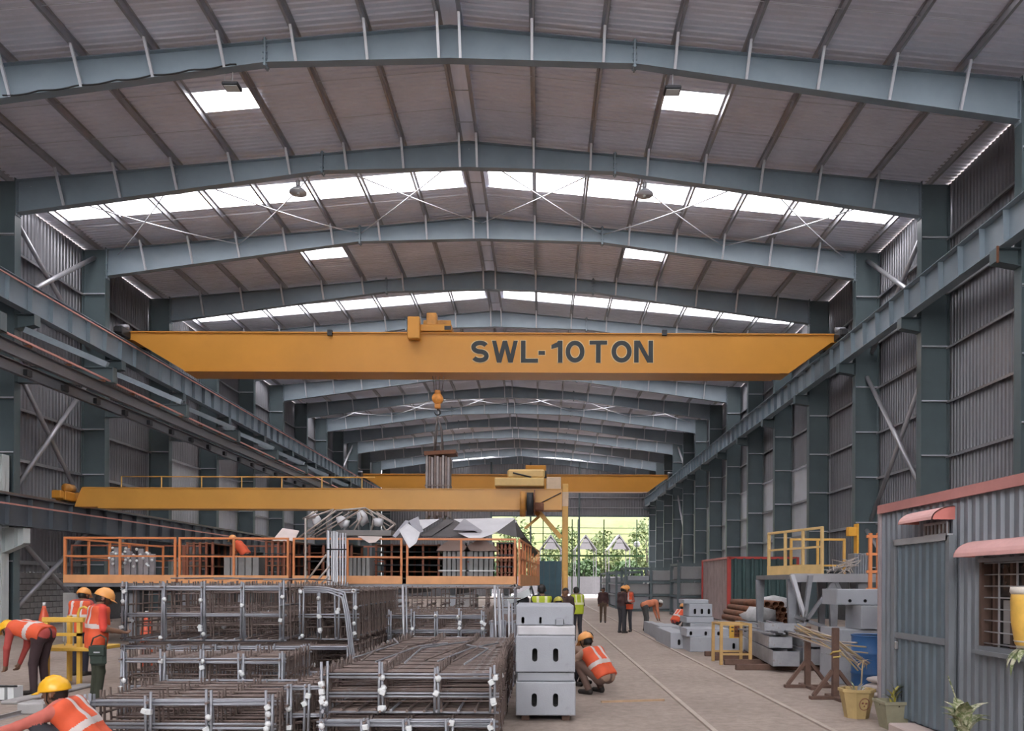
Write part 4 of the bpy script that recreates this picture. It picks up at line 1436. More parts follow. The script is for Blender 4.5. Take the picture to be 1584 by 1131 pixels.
# ================================================================== grey site shed
SX = 4.3
SHEDM = mat('shed_sheet_grey_blue', (0.22, 0.24, 0.265), 0.45, 0.2, 0.12, 1.0)
SHEDF = mat('shed_frame_grey', (0.22, 0.24, 0.26), 0.5, 0.2, 0.1, 2.0)
REDT = mat('faded_red_paint', (0.52, 0.23, 0.21), 0.55, 0, 0.15, 2.0)
REDD = mat('awning_red', (0.60, 0.20, 0.17), 0.5, 0, 0.1, 3.0)
SY1 = onx(1366, 790, SX).y                           # far corner
SY0 = 5.0
SZ = onx(1366, 788, SX).z
shed = thing('site_shed', 'grey corrugated site shed with red trim, door and barred window', 'shed', (SX, 0, 0))


def yx(px):
    return onx(px, 901, SX).y


def ribbed_x(y0, y1, z0, z1, name='wall_panel', m=SHEDM, x=0.0, pitch=0.135, h=0.028, parent=None):
    pr = corr(y0, y1, pitch, h)
    vs_, fs_ = [], []
    for t_, hh in pr:
        vs_ += [(x - hh, t_, z0), (x - hh, t_, z1)]
    for i in range(len(pr) - 1):
        fs_.append((2 * i, 2 * i + 1, 2 * i + 3, 2 * i + 2))
    return MB().add(vs_, fs_).build(name, m, parent if parent else shed, fix=False)


wy1, wy0 = yx(1521), yx(1640)
wz0, wz1 = onx(1521, 1005, SX).z, onx(1521, 864, SX).z
ribbed_x(wy1, SY1, 0.0, SZ)
ribbed_x(SY0, wy0, 0.0, SZ)
ribbed_x(wy0, wy1, 0.0, wz0)
ribbed_x(wy0, wy1, wz1, SZ)
MB().box(0.02, 3.2, SY1 - 0.04, SY1, 0, SZ).build('end_wall', SHEDM, shed)
MB().box(0.02, 3.2, SY0, SY0 + 0.04, 0, SZ).build('end_wall', SHEDM, shed)
MB().box(3.16, 3.2, SY0, SY1, 0, SZ).build('rear_wall', SHEDM, shed)
MB().box(-0.05, 3.25, SY0, SY1 + 0.03, SZ - 0.01, SZ + 0.03).build('roof', SHEDM, shed)
MB().box(-0.065, -0.035, SY0, SY1 + 0.02, SZ - 0.06, SZ + 0.045).build('roof_trim', REDT, shed)
MB().box(-0.06, 0.03, SY1 - 0.03, SY1 + 0.015, 0, SZ - 0.06).build('corner_trim', mat('corner_pinkish', (0.36, 0.30, 0.30), 0.6), shed)
# door
dy1, dy0 = yx(1394), yx(1480)
dz = onx(1394, 838, SX).z
door = ribbed_x(dy0 + 0.05, dy1 - 0.05, 0.14, dz - 0.05, 'door', mat('door_blue_grey', (0.15, 0.19, 0.22), 0.42, 0.2, 0.12, 1.5), -0.06, 0.16, 0.02)
dfm = SHEDF
for y in (dy0, dy1):
    MB().box(-0.1, -0.04, y - 0.035, y + 0.035, 0.1, dz).build('door_frame', dfm, door)
MB().box(-0.1, -0.04, dy0, dy1, dz - 0.05, dz + 0.02).build('door_frame', mat('galv_bright', (0.5, 0.52, 0.54), 0.4, 0.4), door)
MB().box(-0.095, -0.08, dy0 + 0.05, dy1 - 0.05, 1.06, 1.13).build('door_band', dfm, door)
MB().cbox(-0.12, -0.09, dy1 - 0.13, dy1 - 0.09, 0.93, 1.02, 0.006).build('padlock', mat('lock_chrome', (0.6, 0.6, 0.6), 0.3, 0.8), door)
# window
win = MB().box(0.06, 0.08, wy0, wy1, wz0, wz1).build('window', mat('dark_glass', (0.03, 0.03, 0.03), 0.12, 0, 0.2, 2.0), shed)
for y in (wy0, wy1 - 0.04):
    MB().box(-0.04, 0.1, y, y + 0.04, wz0, wz1).build('window_jamb', mat('sash_brown', (0.10, 0.06, 0.045)), win)
for z in (wz0, wz1 - 0.04):
    MB().box(-0.05, 0.1, wy0, wy1, z, z + 0.04).build('window_rail', SHEDF, win)
brown = mat('sash_brown', (0.10, 0.06, 0.045), 0.6)
for k in range(4):
    y = wy0 + (wy1 - wy0) * (k + 0.5) / 4
    MB().box(0.02, 0.06, y - 0.02, y + 0.02, wz0, wz1).build('sash', brown, win)
for k in range(8):
    z = wz0 + 0.07 + (wz1 - wz0 - 0.12) * k / 7
    MB().tube([(-0.01, wy0, z), (-0.01, wy1, z)], 0.007, 6).build('grille_bar', GALV, win)
for k in range(3):
    y = wy0 + (wy1 - wy0) * (k + 1) / 4
    MB().box(-0.015, -0.005, y - 0.01, y + 0.01, wz0, wz1).build('grille_bar', GALV, win)
MB().box(0.03, 0.05, wy1 - 0.42, wy1 - 0.28, wz0 + 0.08, wz1 - 0.4).build('curtain', mat('curtain_grey', (0.30, 0.28, 0.27), 0.8), win)
MB().box(-0.09, 0.02, wy0 - 0.03, wy1 + 0.03, wz0 - 0.04, wz0).build('window_sill', SHEDF, win)
# vent over the door
v1, v0 = yx(1438), yx(1473)
vz0, vz1 = onx(1450, 829, SX).z, onx(1450, 811, SX).z
vent = MB().box(-0.05, -0.035, v0, v1, vz0, vz1).build('vent', brown, shed)
for k in range(7):
    y = v0 + (v1 - v0) * k / 6
    MB().box(-0.065, -0.05, y - 0.01, y + 0.01, vz0, vz1).build('vent_bar', GALV, vent)
for z in (vz0, vz1):
    MB().box(-0.07, -0.05, v0, v1, z - 0.012, z + 0.012).build('vent_bar', GALV, vent)


def awning(y0, y1, zb, zt_, reach):
    prof = [(0.0, zt_)]
    for k in range(1, 8):
        a = R(90 - 90 * k / 7)
        prof.append((-reach * math.cos(a), zb + (zt_ - zb) * math.sin(a)))
    inner = [(x * 0.95, zb + (z - zb) * 0.93) for x, z in prof[::-1]]
    vs_ = []
    n_ = len(prof)
    mb = MB()
    mb.prism(prof + inner, 'y', y0, y1)
    o = mb.build('awning', mat('awning_faded_pink', (0.66, 0.36, 0.33), 0.55, 0, 0.1, 3), shed)
    for y in (y0, y1 - 0.008):
        MB().prism([(0.0, zb)] + prof, 'y', y, y + 0.008).build('awning_side', REDD, o)


awning(yx(1479), yx(1424), onx(1450, 808, SX).z, onx(1450, 796, SX).z + 0.06, 0.26)
awning(yx(1640), yx(1512), onx(1521, 862, SX).z, onx(1521, 846, SX).z + 0.06, 0.24)
MB().cbox(-0.34, -0.03, dy0 - 0.25, dy1 - 0.42, 0, 0.12, 0.015).build('door_step', mat('step_pink', (0.50, 0.41, 0.37), 0.9, 0, 0.1, 3), shed)

# ------------------------------------------------------------------ plants and pots by the shed
LEAFG = mat('leaf_green', (0.16, 0.20, 0.08), 0.5, 0, 0.3, 6, col2=(0.52, 0.50, 0.36), thr=0.47)
LEAFY = mat('leaf_yellow', (0.42, 0.36, 0.05), 0.5, 0, 0.3, 9, col2=(0.12, 0.16, 0.04), thr=0.6)
DRY = mat('dry_straw', (0.48, 0.36, 0.20), 0.8, 0, 0.2, 6)
POTY = mat('pot_yellow', (0.44, 0.32, 0.14), 0.75, 0, 0.15, 4, col2=(0.32, 0.24, 0.13), thr=0.6)
POTG = mat('pot_olive', (0.29, 0.27, 0.18), 0.75, 0, 0.15, 4)
SOIL = mat('soil', (0.05, 0.035, 0.025), 0.95)


def leaf(base, tip, w, m, parent, fold=0.12, bend=0.25, n=6):
    base, tip = Vector(base), Vector(tip)
    d = tip - base
    L = d.length
    s_ = d.cross(Vector((0, 0, 1)))
    s_ = s_.normalized() if s_.length > 1e-4 else Vector((1, 0, 0))
    up = s_.cross(d).normalized()
    vs_, fs_ = [], []
    for i in range(n + 1):
        t_ = i / n
        ww = w * math.sin(math.pi * min(1, 0.06 + 0.94 * t_)) ** 0.8 * (1 - 0.25 * t_)
        c = base + d * t_ + up * (bend * L * 4 * t_ * (1 - t_) * 0.5)
        vs_ += [c - s_ * ww / 2 + up * fold * ww, c, c + s_ * ww / 2 + up * fold * ww]
    for i in range(n):
        a = 3 * i
        fs_ += [(a, a + 1, a + 4, a + 3), (a + 1, a + 2, a + 5, a + 4)]
    return MB().add(vs_, fs_, 0, True).build('leaf', m, parent, fix=False)


def pot(loc, r0, r1, h, m, label, n=4, rz=math.pi / 4):
    t = thing('plant_pot', label, 'pot', loc, 0, 'pots beside the shed')
    prof = [(r0, 0), (r1, h * 0.9), (r1 * 1.08, h * 0.9), (r1 * 1.08, h), (r1 * 0.95, h), (r1 * 0.9, h * 0.85)]
    mb = MB().lathe([(a * 1.2, z) for a, z in prof], n=n, smooth=False)
    mb.xf(Matrix.Rotation(rz, 4, 'Z'))
    mb.build('body', m, t)
    return t


G = ground(1330, 1112)
p1_ = pot((G.x, G.y + 0.1, 0), 0.12, 0.175, 0.37, POTY, 'square yellowish pot with a round painted emblem and dried plant', n=8, rz=math.pi / 8)
ringm = mat('emblem_red', (0.24, 0.09, 0.06), 0.8)
# painted ring and blobs on the pot's front
rp = []
for k in range(24):
    a = 2 * math.pi * k / 24
    z = 0.19 + 0.075 * math.sin(a)
    y = -(0.144 + (0.21 - 0.144) * z / 0.333) * math.cos(math.pi / 8)
    rp.append((0.03 + 0.062 * math.cos(a), y - 0.003, z))
MB().tube(rp, 0.005, 5, closed=True).build('emblem', ringm, p1_)
for (ex, ez, er) in ((0.008, 0.205, 0.016), (0.05, 0.2, 0.015), (0.03, 0.165, 0.012)):
    y = -(0.144 + (0.21 - 0.144) * ez / 0.333) * math.cos(math.pi / 8)
    MB().blob((ex, y - 0.001, ez), (er, 0.004, er), sub=1).build('emblem', ringm, p1_)
MB().lathe([(0.15, 0.30), (0.15, 0.315)], n=12).build('soil', SOIL, p1_)
rl_ = random.Random(5)
for k in range(10):
    a = rl_.uniform(0, 6.28)
    leaf((0.05 * math.cos(a), 0.05 * math.sin(a), 0.31), (0.14 * math.cos(a), 0.14 * math.sin(a), 0.36 + 0.1 * rl_.random()), 0.03, GALVL if k % 3 else LEAFG, p1_)
# tall dried palm stalk
MB().tube([(0.05, 0, 0.31), (0.09, 0.05, 0.6), (0.12, 0.1, 0.72)], 0.009, 6).build('stalk', DRY, p1_)
for k in range(9):
    a = R(-70 + 18 * k)
    leaf((0.12, 0.1, 0.70), (0.12 + 0.22 * math.sin(a) * 0.6, 0.1, 0.7 + 0.05 - 0.28 * abs(math.cos(a)) * (0.4 + 0.1 * (k % 3))), 0.03, DRY, p1_, bend=0.3)

G2 = ground(1395, 1131)
p2_ = pot((G2.x - 0.02, G2.y + 0.18, 0), 0.13, 0.19, 0.33, POTG, 'olive square pot with yellow variegated leaves by the shed step')
MB().lathe([(0.16, 0.27), (0.16, 0.285)], n=12).build('soil', SOIL, p2_)
for k in range(9):
    a = R(-60 + 22 * k)
    leaf((0, 0, 0.28), (0.17 * math.sin(a), -0.08 + 0.1 * math.cos(a), 0.40 + 0.07 * (k % 3)), 0.085, LEAFY if k % 2 else LEAFG, p2_, bend=0.35)

lp = thing('leafy_plant', 'broad leaved variegated plant at the bottom edge beside the shed', 'plant', (SX - 0.45, 7.05, 0), 0, None)
MB().lathe([(0.12 * 1.0, 0), (0.17, 0.26), (0.18, 0.30), (0.15, 0.29)], n=16).build('pot', POTG, lp)
for k in range(17):
    a = rl_.uniform(0, 6.28)
    rr_ = rl_.uniform(0.14, 0.30)
    z = rl_.uniform(0.40, 0.66)
    leaf((0.02 * math.cos(a), 0.02 * math.sin(a), 0.30), (rr_ * math.cos(a), rr_ * math.sin(a), z), 0.15, LEAFG, lp, bend=0.5, fold=0.2)
MB().tube([(0.03, 0.05, 0.28), (0.0, 0.1, 0.6), (-0.08, 0.12, 0.85)], 0.006, 5).build('stem', LEAFG, lp)

# hanging planter by the window
hc = at(1590, 958, 6.0)
hpn = thing('hanging_planter', 'yellow and white tapered planter hanging beside the barred window', 'planter', (hc.x, 6.0, hc.z - 0.22))
MB().lathe([(0.07, 0.0), (0.09, 0.03), (0.115, 0.2), (0.12, 0.36), (0.11, 0.44)], n=18).build('body', mat('planter_yellow', (0.70, 0.42, 0.08), 0.5, 0, 0.15, 8), hpn)
MB().lathe([(0.072, -0.005), (0.095, 0.05), (0.1, 0.055)], n=18).build('base_band', mat('planter_white', (0.66, 0.60, 0.52), 0.6), hpn)
MB().lathe([(0.112, 0.41), (0.125, 0.43), (0.12, 0.47), (0.1, 0.465)], n=18).build('rim', mat('planter_white', (0.66, 0.60, 0.52), 0.6), hpn)
MB().tube([(0, 0, 0.46), (SX - hc.x - 0.02, 0.02, 0.72)], 0.008, 6).build('hook', GALV, hpn)
for k in range(5):
    a = R(150 + 25 * k)
    leaf((-0.02, 0, 0.0), (0.16 * math.cos(a), 0.10 * math.sin(a), -0.12 - 0.05 * (k % 3)), 0.05, LEAFG, hpn, bend=0.3)

# folded sacks
for k, (a, b, w_) in enumerate(((1352, 1070, 0.5), (1368, 1062, 0.55), (1372, 1054, 0.5))):
    g = ground(1362, 1084)
    mb = MB().blob((0, 0, 0.06), (w_ / 2, 0.2, 0.055), sub=2, jit=0.06, seed=k)
    o = mb.build('folded_sack', mat('sack_white', (0.60, 0.53, 0.50), 0.85, 0, 0.1, 5))
    o.location = (g.x + 0.12 + 0.03 * k, g.y + 0.3 + 0.02 * k, 0.0 + 0.10 * k)
    tag(o, 'white folded sack behind the pots, %s of its pile' % ('bottom', 'middle', 'top')[k], 'sack', 'folded sacks')

# blue drum
dr = thing('blue_drum', 'blue steel drum with white stains beside the shed corner', 'drum', (at(1347, 1000, 12.1).x, 12.1, 0))
BLUE = mat('drum_blue', (0.03, 0.12, 0.30), 0.45, 0, 0.12, 3, col2=(0.45, 0.47, 0.5), thr=0.72)
MB().lathe([(0.285, 0), (0.29, 0.02), (0.285, 0.04), (0.285, 0.29), (0.297, 0.31), (0.285, 0.33), (0.285, 0.6), (0.297, 0.62), (0.285, 0.64), (0.285, 0.87), (0.292, 0.89)], n=28).build('body', BLUE, dr)
MB().lathe([(0.292, 0.88), (0.296, 0.9), (0.28, 0.905), (0.27, 0.89)], n=28).build('lid', BLUE, dr)

# stacked white blocks beside the shed
YW = 13.4
wx = at(1298, 950, YW - 0.35).x
block(1.1, 0.9, 0.46, [], (wx + 0.55, YW + 0.1, 0.0), 'base concrete block of the stack behind the blue drum')
block(1.1, 0.9, 0.46, [(-0.2, 0.2, 0.06, 0.15)], (wx + 0.56, YW + 0.1, 0.465), 'second concrete block of the stack behind the blue drum')
block(1.05, 0.7, 0.40, [(-0.2, 0.21, 0.07, 0.17)], (wx + 0.88, YW - 0.05, 0.93), 'pale concrete block with one slot above the blue drum')
block(1.2, 0.7, 0.27, [(-0.38, 0.07, 0.06, 0.06), (-0.12, 0.07, 0.06, 0.06), (0.13, 0.07, 0.06, 0.06)], (wx + 0.62, YW + 0.15, 1.335), 'top concrete block with three small holes above the blue drum')

# wooden trestles
def trestle(px, py, h, label, w=0.75):
    g = ground(px, py)
    t = thing('wooden_trestle', label, 'trestle', (g.x, g.y, 0), 0, 'wooden trestles')
    MB().cbox(-w / 2, w / 2, -0.05, 0.05, 0, 0.05, 0.006).build('base_plank', WOOD, t)
    MB().cbox(-0.045, 0.045, -0.04, 0.04, 0.05, h, 0.006).build('post', WOOD, t)
    for s_ in (-1, 1):
        MB().bar((s_ * (w / 2 - 0.05), 0, 0.05), (s_ * 0.04, 0, 0.42), 0.06, 0.05).build('diagonal_brace', WOOD, t)
    MB().cbox(-0.05, 0.05, -0.3, 0.3, 0.0, 0.049, 0.006).build('cross_plank', WOOD, t)
    return t


tr1 = trestle(1249, 1064, 1.0, 'dark wooden trestle post nearer the steel channel pile')
tr2 = trestle(1292, 1082, 1.05, 'dark wooden trestle post nearer the shed corner, tied with rope')
MB().tube([(-0.05, -0.05, 0.62), (0.05, -0.05, 0.63), (0.05, 0.05, 0.66), (-0.05, 0.05, 0.66), (-0.05, -0.05, 0.7), (0.05, -0.05, 0.71), (0.05, 0.05, 0.74)], 0.014, 6).build('rope', mat('rope_yellow', (0.55, 0.40, 0.12), 0.8), tr2)
o = thing('straw_bundle', 'bundle of dry sticks lying across the two trestles', 'sticks', (0, 11.4, 0))
sk = random.Random(21)
for k in range(12):
    bar_px([(sk.uniform(1215, 1245), sk.uniform(965, 985), 12.45), (sk.uniform(1284, 1300), sk.uniform(985, 1006), 11.5 + 0.02 * k), (sk.uniform(1325, 1345), sk.uniform(990, 1040), 11.25)], sk.uniform(0.008, 0.016), DRY if k % 2 else PALEB, o, 'stick')

# yellow table frame
g0, g1 = ground(1101, 1022), ground(1166, 1031)
yt_ = thing('yellow_table_frame', 'ochre steel table frame with a printed board beside the track', 'table', (g0.x, (g0.y + g1.y) / 2 - 0.3, 0))
w = g1.x - g0.x
h = 0.86
OCH = mat('ochre_paint', (0.50, 0.32, 0.12), 0.6, 0, 0.15, 3)
for x in (0.0, w):
    for y in (0.0, 0.75):
        MB().box(x - 0.03, x + 0.03, y - 0.03, y + 0.03, 0, h - 0.04).build('leg', OCH, yt_)
for y in (0.0, 0.75):
    MB().box(-0.03, w + 0.03, y - 0.03, y + 0.03, h - 0.04, h).build('top_rail', OCH, yt_)
    MB().box(0.0, w, y - 0.02, y + 0.02, 0.2, 0.24).build('low_rail', OCH, yt_)
for x in (0, w):
    MB().box(x - 0.02, x + 0.02, 0, 0.75, h - 0.04, h).build('side_rail', OCH, yt_)
bd = MB().box(0.36, w - 0.02, 0.78, 0.8, 0.5, 0.8).build('board', mat('board_yellow', (0.65, 0.38, 0.05), 0.6), yt_)
for k in range(3):
    for j in range(5):
        if (k * 5 + j) % 4:
            MB().box(0.4 + 0.07 * j, 0.45 + 0.07 * j, 0.772, 0.78, 0.56 + 0.08 * k, 0.585 + 0.08 * k).build('print_bar', DARK, bd)
MB().box(w - 0.14, w - 0.03, 0.772, 0.78, 0.52, 0.78).build('print_bar', RUST, bd)

# ------------------------------------------------------------------ steel channels on the floor
STEELG = mat('form_steel_pale', (0.34, 0.345, 0.36), 0.5, 0.35, 0.18, 3.0, col2=(0.27, 0.22, 0.19), thr=0.6)


def channel(p, q, w, h, z, label, m=STEELF):
    p, q = Vector(p), Vector(q)
    d = q - p
    t = thing('steel_channel', label, 'steel channel', (p.x, p.y, z), math.atan2(d.y, d.x), 'steel channel forms on the floor')
    L = d.length
    MB().box(0, L, -w / 2, w / 2, 0, 0.012).build('web', m, t)
    MB().box(0, L, -w / 2, -w / 2 + 0.012, 0, h).build('flange', m, t)
    MB().box(0, L, w / 2 - 0.012, w / 2, 0, h).build('flange', m, t)
    MB().box(0, 0.012, -w / 2, w / 2, 0, h * 0.96).build('end_plate', m, t)
    for k in range(int(L / 0.6)):
        MB().box(0.5 + 0.6 * k, 0.512 + 0.6 * k, -w / 2, w / 2, 0, h * 0.8).build('rib', m, t)
    return t


g = ground(1208, 1041)
channel((g.x + 0.1, g.y, 0), (g.x + 0.5, g.y + 3.6, 0), 0.5, 0.3, 0.12, 'long grey steel channel form at the bottom of the pile by the trestle', STEELG)
channel((g.x + 0.1, g.y + 0.35, 0), (g.x + 0.5, g.y + 3.8, 0), 0.45, 0.22, 0.44, 'grey steel channel form lying on the long one', STEELG)
channel((g.x + 0.78, g.y + 0.25, 0), (g.x + 0.84, g.y + 1.75, 0), 0.55, 0.32, 0.12, 'grey steel channel form behind the trestle posts', STEELG)
channel((g.x + 0.8, g.y + 0.4, 0), (g.x + 0.84, g.y + 1.7, 0), 0.5, 0.25, 0.46, 'upper grey steel channel form behind the trestle posts', STEELG)
channel((g.x + 0.35, g.y + 0.9, 0), (g.x + 0.45, g.y + 1.7, 0), 0.8, 0.16, 0.74, 'wide grey steel form on top of the channel pile', STEELG)
for k in range(6):
    o = MB().bar((0, 0, 0), (-0.35 + 0.05 * k, 2.2, 0.02 * k), 0.05, 0.03).build('steel_strip', STEELG)
    o.location = (g.x + 0.02 + 0.13 * k, g.y + 0.5 + 0.1 * (k % 3), 0.70 + 0.04 * (k % 2))
    tag(o, 'loose steel strip along the channel pile, %s from the track' % ORD[k], 'strip', 'loose strips on the channel pile')
for k in range(4):
    o = MB().cbox(-0.9, 0.9, -0.05, 0.05, 0, 0.115, 0.01).build('timber_bearer', WOOD)
    o.location = (g.x + 0.15, g.y + 0.45 + 0.95 * k, 0)
    tag(o, 'timber bearer under the steel channel pile, %s from the trestles' % ORD[k], 'timber', 'timber bearers')

# rusty pipes
PR = 0.085
pp = at(1178, 962, 21.0)
cnt = 0
for row in range(4):
    for k in range(7 - row):
        o = MB()
        n_ = 14
        prof = []
        vs_, fs_ = [], []
        for (y, r_) in ((0, PR), (3.0, PR), (3.0, PR * 0.8), (0, PR * 0.8)):
            for j in range(n_):
                a = 2 * math.pi * j / n_
                vs_.append((r_ * math.cos(a), y, r_ * math.sin(a)))
        for i in range(4):
            for j in range(n_):
                a, b = i * n_, ((i + 1) % 4) * n_
                fs_.append((a + j, a + (j + 1) % n_, b + (j + 1) % n_, b + j))
        ob = o.add(vs_, fs_, 0, True).build('steel_pipe', RUST)
        ob.location = (5.45 + 2.05 * PR * (k + row * 0.5), 20.0 + 0.04 * ((cnt * 7) % 5), 0.62 + PR + row * PR * 1.75)
        tag(ob, 'rusty steel pipe by the container, %s row up, %s from the track' % (ORD[row], ORD[k]), 'pipe', 'rusty pipes by the container')
        cnt += 1
for k in range(2):
    o = MB().cbox(-0.85, 0.85, -0.15, 0.15, 0, 0.61, 0.02).build('concrete_bearer', CONCD)
    o.location = (6.0, 20.5 + 1.9 * k, 0)
    tag(o, 'concrete bearer under the rusty pipes, %s end' % ('near', 'far')[k], 'block', 'concrete bearers')
for i, (a, b, c, d, Y, z) in enumerate(((1148, 1200, 925, 962, 19.6, 0.9), (1168, 1225, 922, 945, 24.2, 1.2))):
    P = at(a, c, Y)
    Q = at(b, d, Y)
    mb = MB().blob((0, 0, 0), ((Q.x - P.x) / 2, 0.5, 0.22), sub=2, jit=0.22, seed=31 + i)
    o = mb.build('plastic_bundle', mat('plastic_pale', (0.42, 0.42, 0.42), 0.4, 0, 0.2, 6))
    o.location = ((P.x + Q.x) / 2, Y, (P.z + Q.z) / 2 if i else 0.9)
    tag(o, ('pale crumpled plastic bundle on blocks beside the rusty pipes', 'pale crumpled plastic bundle lying behind the rusty pipes')[i], 'bundle', 'plastic bundles')
    block(1.0, 0.8, o.location.z - 0.17, [], (o.location.x, Y, 0), ('concrete block under the pale plastic bundle beside the pipes', 'concrete block behind the rusty pipes')[i])

# ------------------------------------------------------------------ small steel stage with yellow rails
YS = 16.6
st = thing('steel_stage', 'grey trussed steel stage under the yellow rails by the shed', 'stage', (0, YS, 0))
s0, s1 = at(1222, 890, YS).x, at(1400, 890, YS).x
zs_ = at(1250, 889, YS).z
MB().box(s0, s1, 0, 2.6, zs_ - 0.1, zs_).build('deck', STEELF, st)
MB().box(s0, s1, -0.06, 0.0, zs_ - 0.16, zs_ + 0.02).build('edge_beam', GALV, st)
for x, k in ((s0 + 0.05, 0), (s0 + 0.95, 1), (s1 - 0.9, 2), (s1 - 0.1, 3)):
    for y in (0.1, 2.5):
        MB().prism([(x - 0.09, zs_ - 0.1), (x + 0.12, zs_ - 0.1), (x + 0.06, 0), (x - 0.02, 0)], 'y', y - 0.05, y + 0.05).build('leg', STEELF, st)
for a, b in (((s0 + 0.1, 0.5), (s0 + 0.95, zs_ - 0.15)), ((s0 + 1.0, zs_ - 0.15), (s1 - 0.9, 0.6)), ((s0 + 0.1, 1.0), (s0 + 0.95, 0.7))):
    MB().bar((a[0], 0.05, a[1]), (b[0], 0.05, b[1]), 0.07, 0.07).build('truss_bar', STEELF, st)
MB().prism([(s0 - 0.08, zs_ - 0.02), (s0 + 0.0, zs_ + 0.0), (s0 + 0.24, zs_ - 0.8), (s0 + 0.2, zs_ - 0.9)], 'y', -0.3, -0.2).build('bent_plate', GALVL, st)
MB().prism([(s0 + 0.3, zs_ - 0.02), (s0 + 0.4, zs_ - 0.02), (s0 + 0.26, zs_ - 0.9), (s0 + 0.2, zs_ - 0.9)], 'y', -0.3, -0.2).build('bent_plate', STEELF, st)
YRL = mat('pale_yellow_rail', (0.68, 0.47, 0.20), 0.5, 0, 0.12, 3)
ztop = at(1273, 814, YS).z
guard_panel((s0 + 0.18, YS + 2.2), (s0 + 0.72, YS + 0.05), zs_, ztop, 'pale yellow guardrail panel at the end of the steel stage', YRL, YRL, 4, 0.22, 'yellow stage rails')
guard_panel((s0 + 0.8, YS + 2.5), (s1 - 0.3, YS + 2.5), zs_, ztop - 0.12, 'yellow rear guardrail of the steel stage', YRAIL, YRAIL, 3, 0.0, 'yellow stage rails', mid=0.25)
q_ = at(1318, 822, YS + 2.4)
o = MB().cbox(-0.12, 0.08, -0.08, 0.08, q_.z - zs_ - 0.12, q_.z - zs_ + 0.1, 0.01).cbox(0.08, 0.13, -0.1, 0.1, 0.0, q_.z - zs_ + 0.18, 0.008).build('yellow_bracket', mat('bracket_yellow', (0.72, 0.36, 0.04), 0.5))
o.location = (q_.x, YS + 2.4, zs_)
tag(o, 'bright yellow upright bracket on the steel stage', 'bracket')
a = at(1290, 860, YS + 1)
for i, (xx, w_, h_) in enumerate(((1328, 0.35, 0.5),)):
    c = at(xx, 870, YS + 1.2)
    o = MB()
    for k in range(6):
        o.cbox(-w_ / 2 + k * w_ / 6 + 0.005, -w_ / 2 + (k + 1) * w_ / 6 - 0.005, -0.2, 0.2, 0, h_ - 0.03 * (k % 2), 0.01)
    o = o.build('form_bundle', STEELF)
    o.location = (c.x, YS + 1.2, zs_)
    tag(o, 'grey ribbed form bundle standing on the steel stage', 'form')
wp = thing('scrap_heap', 'tangle of pale wire and sheet scrap on the steel stage', 'scrap', (at(1300, 870, YS + 0.9).x, YS + 0.7, zs_))
sr = random.Random(9)
for k in range(14):
    MB().tube([(sr.uniform(-0.45, 0.15), sr.uniform(-0.2, 0.2), sr.uniform(0.0, 0.1)), (sr.uniform(-0.3, 0.3), sr.uniform(-0.2, 0.2), sr.uniform(0.15, 0.35)), (sr.uniform(-0.1, 0.35), sr.uniform(-0.2, 0.2), sr.uniform(0.2, 0.42))], 0.012, 5).build('wire', PALEB, wp)
# orange ladder frame at the shed corner
la = thing('orange_ladder_frame', 'orange steel ladder frame standing between the stage and the shed', 'frame', (at(1346, 880, 14.6).x, 14.6, 0))
hl = at(1352, 825, 14.6).z
for x in (0.0, 0.15):
    MB().box(x - 0.028, x + 0.028, -0.03, 0.03, 0, hl).build('upright', ORANGE, la)
MB().cbox(0.17, 0.32, -0.04, 0.1, 0, hl + 0.02, 0.01).build('upright_plate', mat('rusty_orange', (0.58, 0.22, 0.08), 0.6, 0, 0.2, 3), la)
for k in range(8):
    MB().box(-0.07, 0.17, -0.02, 0.02, 0.25 + k * 0.33, 0.30 + k * 0.33).build('rung', ORANGE, la)

# ------------------------------------------------------------------ precast blocks along the track
YK = 21.6


def kblock(a, b, yb, yt, Y, d, holes, label, z0=None, rz=0):
    P, Q = at(a, yb, Y), at(b, yt, Y)
    w_, h_ = Q.x - P.x, Q.z - P.z
    z = P.z if z0 is None else z0
    if z < 0.05:
        z = 0.0
    hs = [(w_ * (f - 0.5), h_ * 0.4, 0.07, min(0.15, h_ * 0.5)) for f in holes]
    return block(w_, d, h_, hs, ((P.x + Q.x) / 2, Y + d / 2, z), label, rz)


kblock(1067, 1152, 1008, 985, 19.1, 1.0, [0.8], 'front concrete block of the row behind the yellow table frame', 0.0)
kblock(1062, 1128, 984, 972, 19.2, 0.9, [0.1, 0.45, 0.75], 'slotted concrete block on the front block behind the yellow frame', 0.372)
kblock(1046, 1114, 977, 961, 21.0, 1.2, [], 'wide concrete slab low in the tall block stack', 0.0)
kblock(1068, 1118, 959, 942, 21.0, 1.1, [0.25, 0.5, 0.75], 'concrete block with three slots in the lower part of the tall stack', 0.30)
kblock(1062, 1104, 941, 932, 21.1, 1.0, [], 'thin concrete block in the middle of the tall stack', 0.61)
kblock(1066, 1102, 931, 912, 21.2, 0.9, [0.25, 0.55, 0.85], 'concrete block with three slots near the top of the tall stack', 0.785)
kblock(1058, 1096, 911, 905, 21.4, 0.8, [], 'topmost thin concrete block of the tall stack', 1.13)
kblock(1037, 1064, 998, 973, 20.0, 2.6, [0.5], 'concrete beam end beside the track, first from the yellow frame', 0.0)
kblock(1020, 1040, 990, 968, 22.9, 2.0, [0.5], 'concrete beam end beside the track, second from the yellow frame', 0.0)
kblock(1006, 1020, 984, 966, 25.1, 1.6, [0.5], 'concrete beam end beside the track, third from the yellow frame', 0.0)
kblock(1022, 1052, 966, 957, 26.9, 1.6, [], 'pale concrete slab lying behind the beam ends', 0.0)

